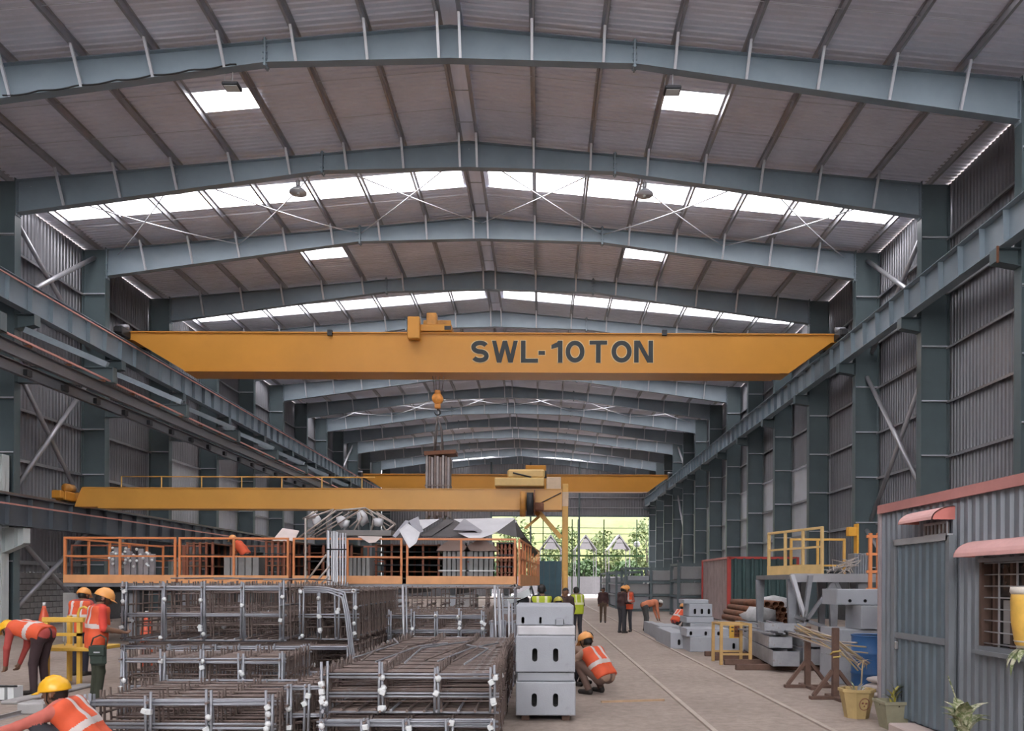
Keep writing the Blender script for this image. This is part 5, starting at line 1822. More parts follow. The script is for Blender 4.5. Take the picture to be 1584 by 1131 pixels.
# green container with red edges
YC = 33.2
k0, k1 = at(1127, 955, YC).x, at(1232, 955, YC).x
kz = at(1180, 864, YC).z
ct = thing('green_container', 'dark green corrugated site container with red edge posts', 'container', ((k0 + k1) / 2, YC, 0))
hw = (k1 - k0) / 2
GREENC = mat('container_green', (0.045, 0.085, 0.085), 0.5, 0.1, 0.2, 1.5)
PINKC = mat('container_side', (0.30, 0.235, 0.225), 0.6, 0.1, 0.2, 2.0)
REDC = mat('container_red', (0.42, 0.05, 0.04), 0.5, 0, 0.15, 2)
pr = corr(-hw, hw, 0.36, 0.10)
vs_, fs_ = [], []
for t_, hh in pr:
    vs_ += [(t_, -hh, 0.06), (t_, -hh, kz)]
for i in range(len(pr) - 1):
    fs_.append((2 * i, 2 * i + 2, 2 * i + 3, 2 * i + 1))
MB().add(vs_, fs_).build('front_panel', GREENC, ct, fix=False)
pr = corr(0, 5.2, 0.3, 0.04)
for sx, m_ in ((-1, PINKC), (1, GREENC)):
    vs_, fs_ = [], []
    for t_, hh in pr:
        vs_ += [(sx * (hw + hh * 0.5), t_, 0.06), (sx * (hw + hh * 0.5), t_, kz)]
    for i in range(len(pr) - 1):
        fs_.append((2 * i, 2 * i + 1, 2 * i + 3, 2 * i + 2))
    MB().add(vs_, fs_).build('side_panel', m_, ct, fix=False)
MB().box(-hw, hw, 0, 5.2, kz, kz + 0.05).build('roof', GREENC, ct)
for sx in (-1, 1):
    for y in (-0.04, 5.16):
        MB().box(sx * hw - 0.08, sx * hw + 0.08, y - 0.04, y + 0.08, 0, kz + 0.06).build('corner_post', REDC, ct)
MB().box(-hw, hw, -0.08, 0.02, kz - 0.03, kz + 0.07).build('top_edge', REDC, ct)
MB().box(-hw - 0.06, -hw + 0.04, 0, 5.2, kz - 0.02, kz + 0.07).build('top_edge', REDT, ct)

# steel racks of grey panels further back
PANG = mat('panel_grey', (0.30, 0.305, 0.305), 0.75, 0, 0.12, 1.0)


def panel_rack(x0, x1, Y, d, h, label, seed):
    t = thing('panel_rack', label, 'rack', (x0, Y, 0), 0, 'steel racks of grey panels')
    w_ = x1 - x0
    rk = random.Random(seed)
    nb = max(1, round(w_ / 1.6))
    for k in range(nb + 1):
        x = w_ * k / nb
        for y in (0, d):
            MB().box(x - 0.07, x + 0.07, y - 0.07, y + 0.07, 0, h).build('post', FRAME, t)
    for z in (0.06, h * 0.36, h * 0.66, h - 0.1):
        for y in (0, d):
            MB().box(0, w_, y - 0.05, y + 0.05, z - 0.05, z + 0.06).build('beam', FRAME, t)
        for x in (0, w_):
            MB().box(x - 0.05, x + 0.05, 0, d, z - 0.05, z + 0.06).build('beam', FRAME, t)
    for k in range(nb):
        for (za, zb) in ((0.13, h * 0.33), (h * 0.36 + 0.07, h * 0.62), (h * 0.66 + 0.07, h * 0.66 + rk.uniform(0.3, 0.75))):
            xa, xb = w_ * k / nb + 0.1, w_ * (k + 1) / nb - 0.1
            MB().cbox(xa, xb, 0.05, d - 0.1, za, zb, 0.03).build('panel', PANG if (k + int(za * 7)) % 3 else CONC, t)
    return t


panel_rack(5.05, 8.05, 46.0, 2.2, 2.65, 'rack of grey panels facing the track in front of the far columns', 1)
panel_rack(7.1, 9.0, 39.9, 2.2, 2.75, 'rack of grey panels beside the green container', 2)
panel_rack(4.95, 6.6, 50.5, 5.5, 2.5, 'third rack of grey panels further back along the track', 3)
panel_rack(4.95, 6.6, 58.0, 5.5, 2.5, 'farthest rack of grey panels along the track', 4)

# teal screen beside the crane leg, machine by the platform corner
o = thing('teal_screen', 'teal blue sheeted screen standing behind the crane leg', 'screen', (at(832, 900, 62).x, 62, 0))
w_ = at(868, 900, 62).x - at(832, 900, 62).x
TEAL = mat('teal_sheet', (0.05, 0.12, 0.15), 0.5, 0, 0.15, 1.5)
for k in range(4):
    MB().box(w_ * k / 4 + 0.02, w_ * (k + 1) / 4 - 0.02, 0, 0.05, 0.1, 3.4).build('panel', TEAL, o)
for k in range(5):
    MB().box(w_ * k / 4 - 0.03, w_ * k / 4 + 0.03, 0.05, 0.12, 0, 3.5).build('post', FRAME, o)
mc_ = thing('vibrator_machine', 'dark grey vibrating machine with a pale arm at the platform corner', 'machine', (at(806, 930, 18.6).x, 18.6, 0))
MB().cbox(-0.35, 0.3, -0.25, 0.25, 0.0, 0.9, 0.04).build('base', STEELF, mc_)
MB().lathe([(0.16, 0.9), (0.2, 1.0), (0.2, 1.3), (0.12, 1.42)], n=16).build('motor', DARK, mc_)
MB().bar((-0.3, -0.2, 1.25), (0.22, -0.25, 1.48), 0.14, 0.16).build('arm', PALE, mc_)
MB().tube([(0.1, -0.1, 1.3), (0.25, -0.2, 1.6), (0.35, -0.15, 1.2), (0.38, 0, 0.7)], 0.035, 8).build('hose', DARK, mc_)
MB().tube([(-0.1, -0.2, 1.3), (-0.15, -0.25, 1.65), (-0.3, -0.25, 1.55)], 0.03, 8).build('hose', DARK, mc_)
# plank lying on the floor beside the track
ga, gb = ground(930, 1087), ground(1027, 1084)
o = MB().bar((0, 0, 0.012), tuple((gb - ga) * 1.0 + Vector((0, 0, 0.012))), 0.06, 0.024).build('floor_plank', WOODL)
o.location = ga
tag(o, 'thin plank lying on the floor between block stack and track', 'plank')
# ================================================================== outside the far end
og = MB().box(-90, 110, 92.9, 220, -0.35, -0.02).build('ground', mat('outside_ground', (0.16, 0.145, 0.145), 0.9, 0, 0.1, 0.3))
tag(og, 'pale ground outside the far end of the hall', 'ground', kind='structure')
GR1 = mat('far_leaf_light', (0.042, 0.062, 0.010), 0.7, 0, 0.3, 0.8)
GR2 = mat('far_leaf_dark', (0.018, 0.045, 0.006), 0.7, 0, 0.35, 1.2)
TRUNK = mat('far_trunk', (0.03, 0.022, 0.016), 0.8)


def far_tree(x, y, h, r, m, label, seed):
    rt = random.Random(seed)
    t = thing('far_tree', label, 'tree', (x, y, 0), 0, 'trees outside the far end')
    MB().tube([(0, 0, -0.02), (0.1, 0, h * 0.4), (-0.05, 0.1, h * 0.75)], [0.22, 0.16, 0.08], 8).build('trunk', TRUNK, t)
    mb = MB()
    for k in range(900):
        u, v, q = rt.gauss(0, 1), rt.gauss(0, 1), rt.gauss(0, 1)
        l_ = math.sqrt(u * u + v * v + q * q) + 1e-6
        s_ = rt.uniform(0.55, 1.0)
        c = Vector((u / l_ * r * s_, v / l_ * r * s_, h * 0.62 + q / l_ * h * 0.42 * s_))
        a = Vector((rt.uniform(-1, 1), rt.uniform(-1, 1), rt.uniform(-1, 1))).normalized() * rt.uniform(0.2, 0.4)
        b = Vector((rt.uniform(-1, 1), rt.uniform(-1, 1), rt.uniform(-1, 1))).normalized() * rt.uniform(0.2, 0.4)
        mb.add([c - a, c + b, c + a, c - b], [(0, 1, 2, 3)])
    mb.build('crown', m, t, fix=False)


for i, (x, y, h, r, m) in enumerate(((3.5, 128, 11, 3.3, GR1), (10.5, 128, 10, 3.3, GR1), (17.5, 128, 12, 3.3, GR1), (-4, 128, 12, 3.3, GR1), (-11, 128, 10, 3.3, GR1),
                                     (6.8, 121, 5.2, 2.7, GR2), (13.5, 121, 5.0, 2.7, GR2), (0.5, 121, 5.4, 2.7, GR2), (-6, 121, 5, 2.7, GR2), (24.5, 128, 11, 3.3, GR1), (20, 121, 5, 2.7, GR2))):
    far_tree(x, y, h, r, m, ('tall pale green tree' if m is GR1 else 'low dark green bush tree') + ' outside the far end, %s planted' % ORD[i], 40 + i)
WHITEB = mat('outside_white', (0.105, 0.098, 0.102), 0.8)
hill = MB()
hv, hf = [], []
hr_ = random.Random(77)
NX, NY = 40, 10
for jy in range(NY + 1):
    for ix in range(NX + 1):
        u = jy / NY
        hv.append((-70 + 150 * ix / NX, 134 + 40 * u, -0.1 + 22 * u ** 0.7 + (hr_.uniform(-0.7, 0.7) if jy else 0)))
for jy in range(NY):
    for ix in range(NX):
        a_ = jy * (NX + 1) + ix
        hf.append((a_, a_ + 1, a_ + NX + 2, a_ + NX + 1))
hill.add(hv, hf, 0, True)
ho_ = hill.build('hillside', mat('hillside_green', (0.072, 0.080, 0.022), 0.9, 0, 0.35, 0.25, col2=(0.035, 0.055, 0.010), thr=0.56), fix=False)
tag(ho_, 'yellow green grassy hillside beyond the far end', 'hill', kind='structure')
GRNP = mat('outside_green_paint', (0.02, 0.055, 0.01), 0.6)
# low white boundary wall and open-gabled canopies
bw = MB().box(-30, 40, 116.0, 116.3, -0.02, 2.6).build('boundary_wall', WHITEB)
tag(bw, 'low white boundary wall beyond the far end', 'wall', kind='structure')
for i, px in enumerate((906, 958, 852)):
    c = at(px, 850, 108)
    t = thing('gable_canopy', 'white open gable canopy outside the far end, %s' % ('nearest the crane leg on the door side', 'nearest the far columns', 'seen behind the crane knee brace')[i], 'canopy', (c.x, 108, 0), 0, 'gable canopies outside')
    z0_, z1_ = at(px, 851, 108).z, at(px, 828, 108).z
    w_ = 1.55
    MB().prism([(-w_ * 0.62, z0_ + 0.1), (w_ * 0.62, z0_ + 0.1), (0.35, z1_ - 0.7), (0, z1_ - 0.45), (-0.35, z1_ - 0.7)], 'y', -0.04, 0.02).build('gable_infill', WHITEB, t)
    for s_ in (-1, 1):
        MB().bar((s_ * w_, 0, z0_), (0, 0, z1_), 0.18, 0.16).build('rafter', WHITEB, t)
        MB().bar((s_ * w_, 5, z0_), (0, 5, z1_), 0.18, 0.16).build('rafter', WHITEB, t)
        MB().prism([(s_ * w_, z0_ + 0.05), (0, z1_ + 0.05), (0, z1_ + 0.12), (s_ * w_, z0_ + 0.12)], 'y', -0.1, 5.1).build('roof_sheet', WHITEB, t)
        MB().box(s_ * (w_ - 0.1) - 0.06, s_ * (w_ - 0.1) + 0.06, -0.06, 0.06, -0.02, z0_).build('post', WHITEB, t)
        MB().box(s_ * (w_ - 0.1) - 0.06, s_ * (w_ - 0.1) + 0.06, 4.94, 5.06, -0.02, z0_).build('post', WHITEB, t)
# green steel gate grid just outside the opening
gt = thing('gate_grid', 'tall green and grey steel grid standing in the far opening', 'gate', (0, 94.5, 0))
gx0_, gx1_ = DOOR_X0 + 0.2, DOOR_X1 - 0.3
for py, m, hh in ((817, GRNP, 0.06), (826, GRNP, 0.06), (840, GRNP, 0.05), (860, mat('gate_green', (0.02, 0.075, 0.012), 0.6), 0.2)):
    z = at(930, py, 94.5).z
    MB().box(gx0_, gx1_, -0.05, 0.05, z - hh / 2, z + hh / 2).build('cross_bar', m, gt)
for px in (790, 840, 885, 894, 934, 985, 1004):
    x = at(px, 850, 94.5).x
    MB().box(x - 0.06, x + 0.06, -0.06, 0.06, 0, 9.4).build('post', GRNP, gt)
lpst = thing('lamp_post', 'white globe lamp post outside the far end', 'lamp', (at(985, 900, 100).x, 100, 0))
zl = at(985, 842, 100).z
MB().tube([(0, 0, -0.02), (0, 0, zl - 0.3)], 0.06, 8).build('pole', GRNP, lpst)
MB().blob((0, 0, zl), 0.42, sub=2).build('globe', mat('globe_white', (0.12, 0.12, 0.12), 0.5), lpst)
# ================================================================== people
def surface_net(F, org, h):
    """smooth closed surface of F < 0 on a grid"""
    s = F < 0
    nx, ny, nz = [n - 1 for n in F.shape]
    acc = np.zeros((nx, ny, nz, 3))
    cnt = np.zeros((nx, ny, nz))
    cor = [(i, j, k) for i in (0, 1) for j in (0, 1) for k in (0, 1)]
    sub = {c: F[c[0]:c[0] + nx, c[1]:c[1] + ny, c[2]:c[2] + nz] for c in cor}
    for a in cor:
        for ax in range(3):
            if a[ax]:
                continue
            b = list(a)
            b[ax] = 1
            fa, fb = sub[a], sub[tuple(b)]
            m = (fa < 0) != (fb < 0)
            if not m.any():
                continue
            t = fa[m] / (fa[m] - fb[m])
            p = np.tile(np.array(a, float), (t.size, 1))
            p[:, ax] += t
            acc[m] += p
            cnt[m] += 1
    act = cnt > 0
    idx = -np.ones((nx, ny, nz), int)
    ijk = np.argwhere(act)
    idx[act] = np.arange(len(ijk))
    V = (ijk + acc[act] / cnt[act][:, None]) * h + np.array(org)
    quads = []
    for ax in range(3):
        o1, o2 = [(1, 2), (2, 0), (0, 1)][ax]
        sl0 = [slice(1, -1)] * 3
        sl1 = [slice(1, -1)] * 3
        sl0[ax] = slice(0, -1)
        sl1[ax] = slice(1, None)
        A, B = s[tuple(sl0)], s[tuple(sl1)]
        e = np.argwhere(A != B)
        if not len(e):
            continue
        inside = A[A != B]
        base = e + 1
        base[:, ax] -= 1

        def cell(d1, d2):
            q = base.copy()
            q[:, o1] -= d1
            q[:, o2] -= d2
            return idx[q[:, 0], q[:, 1], q[:, 2]]
        q4 = np.stack([cell(1, 1), cell(0, 1), cell(0, 0), cell(1, 0)], 1)
        q4[~inside] = q4[~inside][:, ::-1]
        quads.append(q4)
    Q = np.concatenate(quads)
    Q = Q[(Q >= 0).all(1)]
    return V, Q, ijk


class Field:
    def __init__(s, lo, hi, h):
        s.h = h
        s.lo = np.array(lo)
        s.n = np.ceil((np.array(hi) - s.lo) / h).astype(int) + 1
        s.F = np.full(s.n, 1.0)
        s.raw = np.full(s.n, 1.0)
        s.L = np.zeros(s.n, np.int8)

    def cone(s, a, b, ra, rb, lab, k=0.03, sc=None):
        a, b = np.array(a, float), np.array(b, float)
        mr = max(ra, rb) + 0.07
        i0 = np.clip(np.floor((np.minimum(a, b) - mr - s.lo) / s.h).astype(int), 0, s.n)
        i1 = np.clip(np.ceil((np.maximum(a, b) + mr - s.lo) / s.h).astype(int) + 1, 0, s.n)
        if (i1 <= i0).any():
            return
        g = [s.lo[d] + s.h * np.arange(i0[d], i1[d]) for d in range(3)]
        X, Y, Z = np.meshgrid(*g, indexing='ij')
        d = b - a
        L2 = max(d @ d, 1e-9)
        t = np.clip(((X - a[0]) * d[0] + (Y - a[1]) * d[1] + (Z - a[2]) * d[2]) / L2, 0, 1)
        D = np.sqrt((X - a[0] - t * d[0]) ** 2 + (Y - a[1] - t * d[1]) ** 2 + (Z - a[2] - t * d[2]) ** 2) - (ra + (rb - ra) * t)
        sl = tuple(slice(i0[q], i1[q]) for q in range(3))
        f = s.F[sl]
        hh = np.maximum(k - np.abs(f - D), 0) / k
        s.F[sl] = np.minimum(f, D) - hh * hh * k * 0.25
        m = D < s.raw[sl]
        s.raw[sl] = np.where(m, D, s.raw[sl])
        s.L[sl] = np.where(m, lab, s.L[sl])


def to_mesh(name, V, Q, labs, mats):
    me = bpy.data.meshes.new(name)
    me.from_pydata([tuple(v) for v in V], [], [tuple(q) for q in Q])
    for m in mats:
        me.materials.append(m)
    me.polygons.foreach_set('material_index', [int(x) for x in labs])
    me.polygons.foreach_set('use_smooth', [True] * len(Q))
    me.update()
    return me


SKIN = mat('skin_brown', (0.20, 0.105, 0.065), 0.55, 0, 0.08, 6)
HAIR = mat('hair_black', (0.012, 0.010, 0.009), 0.6)
SHOE = mat('shoe_dark', (0.03, 0.025, 0.022), 0.6)
VESTO = mat('vest_orange_red', (0.70, 0.10, 0.035), 0.7, 0, 0.08, 6)
VESTY = mat('vest_lime', (0.42, 0.50, 0.03), 0.7, 0, 0.08, 6)
STRIPE = mat('reflective_stripe', (0.62, 0.55, 0.52), 0.45)
STRIPEY = mat('reflective_pale_yellow', (0.70, 0.68, 0.42), 0.45)
HELY = mat('helmet_yellow', (0.82, 0.44, 0.02), 0.3, 0, 0.04)
HELO = mat('helmet_orange', (0.80, 0.36, 0.10), 0.35, 0, 0.05)
HELL = mat('helmet_olive', (0.42, 0.38, 0.06), 0.4, 0, 0.05)
EYEW = mat('eye_white', (0.5, 0.48, 0.45), 0.3)


def cloth(name, c):
    return mat('cloth_' + name, c, 0.85, 0, 0.12, 5)


def mirror(j):
    out = dict(j)
    for k_, v in j.items():
        if k_.endswith('L') and k_[:-1] + 'R' not in j:
            out[k_[:-1] + 'R'] = (-v[0], v[1], v[2])
    return out


STAND = mirror(dict(P=(0, 0, 0.97), C=(0, 0.0, 1.36), hipL=(-0.09, 0, 0.9), kneeL=(-0.10, 0.03, 0.49), ankleL=(-0.11, -0.01, 0.085), toeL=(-0.13, 0.15, 0.035),
                    shL=(-0.175, 0, 1.37), elL=(-0.23, -0.03, 1.10), wrL=(-0.22, 0.10, 0.87), head=(0, 0.03, 1.545)))
WORK = dict(STAND)
WORK.update(elL=(-0.23, 0.02, 1.10), wrL=(-0.16, 0.24, 1.04), elR=(0.23, 0.04, 1.10), wrR=(0.17, 0.27, 1.05), head=(0, 0.09, 1.52), C=(0, 0.03, 1.355), shL=(-0.175, 0.03, 1.365), shR=(0.175, 0.03, 1.365))
BEND = mirror(dict(P=(0, -0.12, 0.93), C=(0, 0.27, 1.03), hipL=(-0.09, -0.1, 0.88), kneeL=(-0.10, -0.02, 0.48), ankleL=(-0.12, -0.05, 0.085), toeL=(-0.13, 0.11, 0.035),
                   shL=(-0.175, 0.29, 1.0), elL=(-0.2, 0.33, 0.72), wrL=(-0.14, 0.40, 0.46), head=(0, 0.47, 0.98)))
SQUAT = mirror(dict(P=(0, -0.2, 0.30), C=(0, 0.05, 0.62), hipL=(-0.1, -0.17, 0.26), kneeL=(-0.18, 0.20, 0.47), ankleL=(-0.15, 0.0, 0.085), toeL=(-0.17, 0.15, 0.035),
                    shL=(-0.175, 0.07, 0.62), elL=(-0.23, 0.30, 0.48), wrL=(-0.12, 0.50, 0.36), head=(0, 0.17, 0.78)))


STOOP = mirror(dict(P=(0, -0.08, 0.95), C=(0, 0.17, 1.26), hipL=(-0.09, -0.08, 0.89), kneeL=(-0.10, 0.0, 0.48), ankleL=(-0.11, -0.03, 0.085), toeL=(-0.13, 0.13, 0.035),
                    shL=(-0.175, 0.19, 1.25), elL=(-0.23, 0.30, 1.0), wrL=(-0.15, 0.48, 0.88), head=(0, 0.33, 1.38)))


def person(label, loc, rz, J, s=0.95, vest=VESTO, stripe=STRIPE, shirt=None, trouser=None, helmet=HELO, vox=0.016, sleeves='long', look=(0, 1, -0.15), hair=True, headcloth=None, tip=0.0):
    shirt = shirt or cloth('rust', (0.35, 0.10, 0.07))
    trouser = trouser or cloth('dark', (0.035, 0.035, 0.042))
    t = thing('person', label, 'person', loc, rz, 'workers in the hall')
    j = {k_: np.array(v, float) * s for k_, v in J.items()}
    P, C = j['P'], j['C']
    ax = (C - P) / np.linalg.norm(C - P)
    side = np.array([1.0, 0, 0])
    pts = np.array(list(j.values()))
    fd = Field(pts.min(0) - 0.22, pts.max(0) + 0.24, vox)
    fd.lo[2] = max(fd.lo[2], -0.03)
    # trunk: two columns side by side so that it is broad and flat
    torso = []
    for sg in (-1, 1):
        lo_, mid, hi_ = P + side * sg * 0.075 * s, P + (C - P) * 0.5 + side * sg * 0.07 * s, C + side * sg * 0.10 * s - ax * 0.01
        torso += [(lo_, mid, 0.108 * s, 0.112 * s), (mid, hi_, 0.112 * s, 0.100 * s)]
    torso.append((C - side * 0.14 * s, C + side * 0.14 * s, 0.075 * s, 0.075 * s))
    for a, b, ra, rb in torso:
        fd.cone(a, b, ra, rb, 1, 0.06)
    for q in 'LR':
        fd.cone(j['hip' + q], P, 0.105 * s, 0.10 * s, 2, 0.05)
        fd.cone(j['hip' + q], j['knee' + q], 0.092 * s, 0.064 * s, 2, 0.03)
        fd.cone(j['knee' + q], j['ankle' + q], 0.064 * s, 0.05 * s, 2, 0.02)
        heel = j['ankle' + q] + (j['ankle' + q] - j['toe' + q]) * np.array([0.15, 0.15, 0]) - np.array([0, 0, 0.045 * s])
        fd.cone(heel, j['toe' + q], 0.042 * s, 0.036 * s, 3, 0.02)
        fd.cone(j['ankle' + q], heel, 0.042 * s, 0.042 * s, 3, 0.02)
        fd.cone(C + side * (0.1 if q == 'R' else -0.1) * s, j['sh' + q], 0.07 * s, 0.062 * s, 1, 0.04)
        fd.cone(j['sh' + q], j['el' + q], 0.062 * s, 0.046 * s, 1, 0.03)
        fd.cone(j['el' + q], j['wr' + q], 0.046 * s, 0.033 * s, 1 if sleeves == 'long' else 0, 0.02)
        # hand: palm, four bent fingers, thumb from the side of the palm
        w = j['wr' + q]
        d = w - j['el' + q]
        d = d / np.linalg.norm(d)
        nrm = np.cross(d, side)
        nrm = nrm / (np.linalg.norm(nrm) + 1e-9)
        lat = np.cross(nrm, d)
        pe = w + d * 0.085 * s
        fr = max(0.0095, vox * 0.62)
        for o_ in (-1, 1):
            fd.cone(w + lat * o_ * 0.012 * s, pe + lat * o_ * 0.022 * s, 0.021 * s, 0.019 * s, 0, 0.012)
        for k_, (off, ln) in enumerate(((-0.033, 0.062), (-0.011, 0.078), (0.011, 0.083), (0.033, 0.073))):
            b0 = pe + lat * off * s - d * 0.006
            b1 = b0 + (d * 0.85 - nrm * 0.35) * ln * 0.5 * s
            b2 = b1 + (d * 0.45 - nrm * 0.85) * ln * 0.5 * s
            fd.cone(b0, b1, fr, fr, 0, 0.006)
            fd.cone(b1, b2, fr, fr * 0.85, 0, 0.006)
        sgn = 1 if q == 'L' else -1
        t0 = w + d * 0.03 * s + lat * sgn * 0.025 * s
        fd.cone(t0, t0 + (d * 0.6 + lat * sgn * 0.6 - nrm * 0.3) * 0.05 * s, fr * 1.15, fr, 0, 0.01)
    # head
    H = j['head']
    f = np.array(look, float)
    f = f / np.linalg.norm(f)
    rt = np.cross(f, np.array([0, 0, 1.0]))
    rt = rt / np.linalg.norm(rt)
    up = np.cross(rt, f)
    fd.cone(C + ax * 0.03, H - up * 0.07 * s, 0.060 * s, 0.054 * s, 0, 0.03)
    fd.cone(H + up * 0.03 * s - f * 0.018 * s, H + up * 0.03 * s + f * 0.018 * s, 0.085 * s, 0.082 * s, 0, 0.02)
    fd.cone(H + up * 0.02 * s + f * 0.02 * s, H - up * 0.075 * s + f * 0.045 * s, 0.070 * s, 0.045 * s, 0, 0.03)
    fd.cone(H + f * 0.088 * s + up * 0.012 * s, H + f * 0.110 * s - up * 0.022 * s, 0.010, 0.016, 0, 0.014)
    fd.cone(H + f * 0.088 * s - up * 0.055 * s - rt * 0.015, H + f * 0.088 * s - up * 0.055 * s + rt * 0.015, 0.011, 0.011, 0, 0.01)
    for sg in (-1, 1):
        fd.cone(H + rt * sg * 0.083 * s - f * 0.008 + up * 0.01, H + rt * sg * 0.088 * s - f * 0.012 - up * 0.02, 0.02, 0.014, 0, 0.012)
    if hair:
        fd.cone(H + up * 0.045 * s - f * 0.030 * s, H - up * 0.01 * s - f * 0.038 * s, 0.088 * s, 0.072 * s, 4, 0.015)
        fd.cone(H + up * 0.06 * s - f * 0.02 * s, H + up * 0.06 * s + f * 0.03 * s, 0.078 * s, 0.07 * s, 4, 0.015)
    V, Q, ijk = surface_net(fd.F, fd.lo, vox)
    lab = fd.L[ijk[:, 0], ijk[:, 1], ijk[:, 2]]
    vlab = lab[Q[:, 0]]
    me = to_mesh('body', V, Q, vlab, [SKIN, shirt, trouser, SHOE, HAIR])
    link('body', me, t)
    for sg in (-1, 1):
        e = H + f * 0.082 * s + rt * sg * 0.032 * s + up * 0.018 * s
        link('eye', MB().blob(tuple(e), 0.0125 * s, sub=1).mesh('eye', HAIR), t)
    if vest is not None:
        vf = Field(np.minimum(P, C) - 0.34, np.maximum(P, C) + 0.34, max(vox, 0.011))
        for a, b, ra, rb in torso:
            vf.cone(a, b, ra + 0.017, rb + 0.017, 0, 0.06)
        ext = 0.155 if ax[2] > 0.85 else 0.05
        lo2 = P - ax * (ext - 0.025) * s
        for sg in (-1, 1):
            vf.cone(lo2 + side * sg * 0.07 * s, P + side * sg * 0.075 * s, 0.125 * s, 0.122 * s, 0, 0.05)
        g = [vf.lo[d_] + vf.h * np.arange(vf.n[d_]) for d_ in range(3)]
        X, Y_, Z = np.meshgrid(*g, indexing='ij')
        av = (X - P[0]) * ax[0] + (Y_ - P[1]) * ax[1] + (Z - P[2]) * ax[2]
        ln = np.linalg.norm(C - P)
        vf.F = np.maximum(vf.F, -(av + ext * s))
        vf.F = np.maximum(vf.F, av - (ln + 0.062 * s))
        Vv, Qv, _ = surface_net(vf.F, vf.lo, vf.h)
        cen = Vv[Qv].mean(1) - P
        va = cen @ ax / ln
        ua = np.abs(cen @ side)
        st_ = ((va > 0.34) & (va < 0.50)) | ((va >= 0.50) & (ua > 0.065 * s) & (ua < 0.118 * s))
        link('vest', to_mesh('vest', Vv, Qv, st_.astype(int), [vest, stripe]), t)
    M = Matrix(((rt[0], f[0], up[0], 0), (rt[1], f[1], up[1], 0), (rt[2], f[2], up[2], 0), (0, 0, 0, 1)))
    if helmet is not None:
        top = H + up * 0.035 * s
        mb = MB()
        prof = [(0.128, -0.012), (0.128, 0.0), (0.122, 0.035), (0.108, 0.07), (0.08, 0.1), (0.045, 0.117), (0.012, 0.122)]
        mb.lathe([(a * s, b * s) for a, b in prof], n=24)
        mb.v = [(x * 0.93, y * 1.08, z) for x, y, z in mb.v]
        mb.tube([(0, -0.11 * s, 0.055 * s), (0, -0.06 * s, 0.112 * s), (0, 0, 0.126 * s), (0, 0.06 * s, 0.112 * s), (0, 0.11 * s, 0.055 * s)], 0.012 * s, 6)
        mb.xf(Matrix.Translation(Vector(top)) @ M)
        hl_ = mb.build('helmet', helmet, t)
        pk = MB()
        vs_, fs_ = [], []
        for k_ in range(13):
            a = R(30 + 120 * k_ / 12)
            for r_, z in ((0.12, 0.0), (0.175 if 2 < k_ < 10 else 0.15, -0.02), (0.175 if 2 < k_ < 10 else 0.15, -0.026), (0.12, -0.01)):
                vs_.append((r_ * math.cos(a) * s * 0.95, r_ * math.sin(a) * s * 1.06, z * s))
        for k_ in range(12):
            for e in range(4):
                fs_.append((4 * k_ + e, 4 * k_ + (e + 1) % 4, 4 * k_ + 4 + (e + 1) % 4, 4 * k_ + 4 + e))
        pk.add(vs_, fs_, 0, True)
        pk.xf(Matrix.Translation(Vector(top)) @ M)
        pk.build('peak', helmet, hl_)
        sp_ = MB().tube([(0.115 * s, 0, -0.01), (0.085 * s, 0.03 * s, -0.09 * s), (0.0, 0.055 * s, -0.155 * s), (-0.085 * s, 0.03 * s, -0.09 * s), (-0.115 * s, 0, -0.01)], 0.006, 5)
        sp_.xf(Matrix.Translation(Vector(top)) @ M)
        sp_.build('chin_strap', HAIR, hl_)
    if headcloth is not None:
        mb = MB().lathe([(0.10 * s, -0.01), (0.108 * s, 0.02), (0.1 * s, 0.06), (0.06 * s, 0.1), (0.02, 0.11)], n=18)
        mb.xf(Matrix.Translation(Vector(H + up * 0.03)) @ M)
        mb.build('headcloth', headcloth, t)
    return t


def head_turn(J, dx, dz=-0.15):
    return (dx, 1, dz)


# the seated worker in the near corner
seat = dict(SQUAT)
seat.update(elR=(0.25, 0.34, 0.50), wrR=(0.2, 0.62, 0.40), elL=(-0.22, 0.35, 0.50), wrL=(-0.16, 0.64, 0.42), head=(0, 0.15, 0.76))
seatedp = person('crouching worker in yellow helmet and orange vest at the near corner', (at(112, 1100, 6.75).x, 6.75, 0.0), R(97), seat, 0.95, VESTO, STRIPE, cloth('pinkred', (0.50, 0.13, 0.10)), None, HELY, 0.010, 'long', (0.1, 1, -0.1))
# bending worker at the edge
person('bending worker in red shirt and vest at the edge by the pale column', (at(57, 1000, 11.6).x, 11.6, 0), R(84), BEND, 0.97, VESTO, STRIPE, cloth('red', (0.42, 0.07, 0.06)), cloth('maroon', (0.045, 0.025, 0.028)), HELY, 0.010, 'long', (0, 1, -0.55))
# behind the bench
person('worker standing behind the yellow bench with back turned', (at(124, 950, 13.9).x, 13.9, 0), R(-8), WORK, 0.94, VESTO, STRIPE, cloth('red', (0.42, 0.07, 0.06)), cloth('navy', (0.025, 0.025, 0.04)), HELO, 0.014, 'long', (0, 1, -0.3))
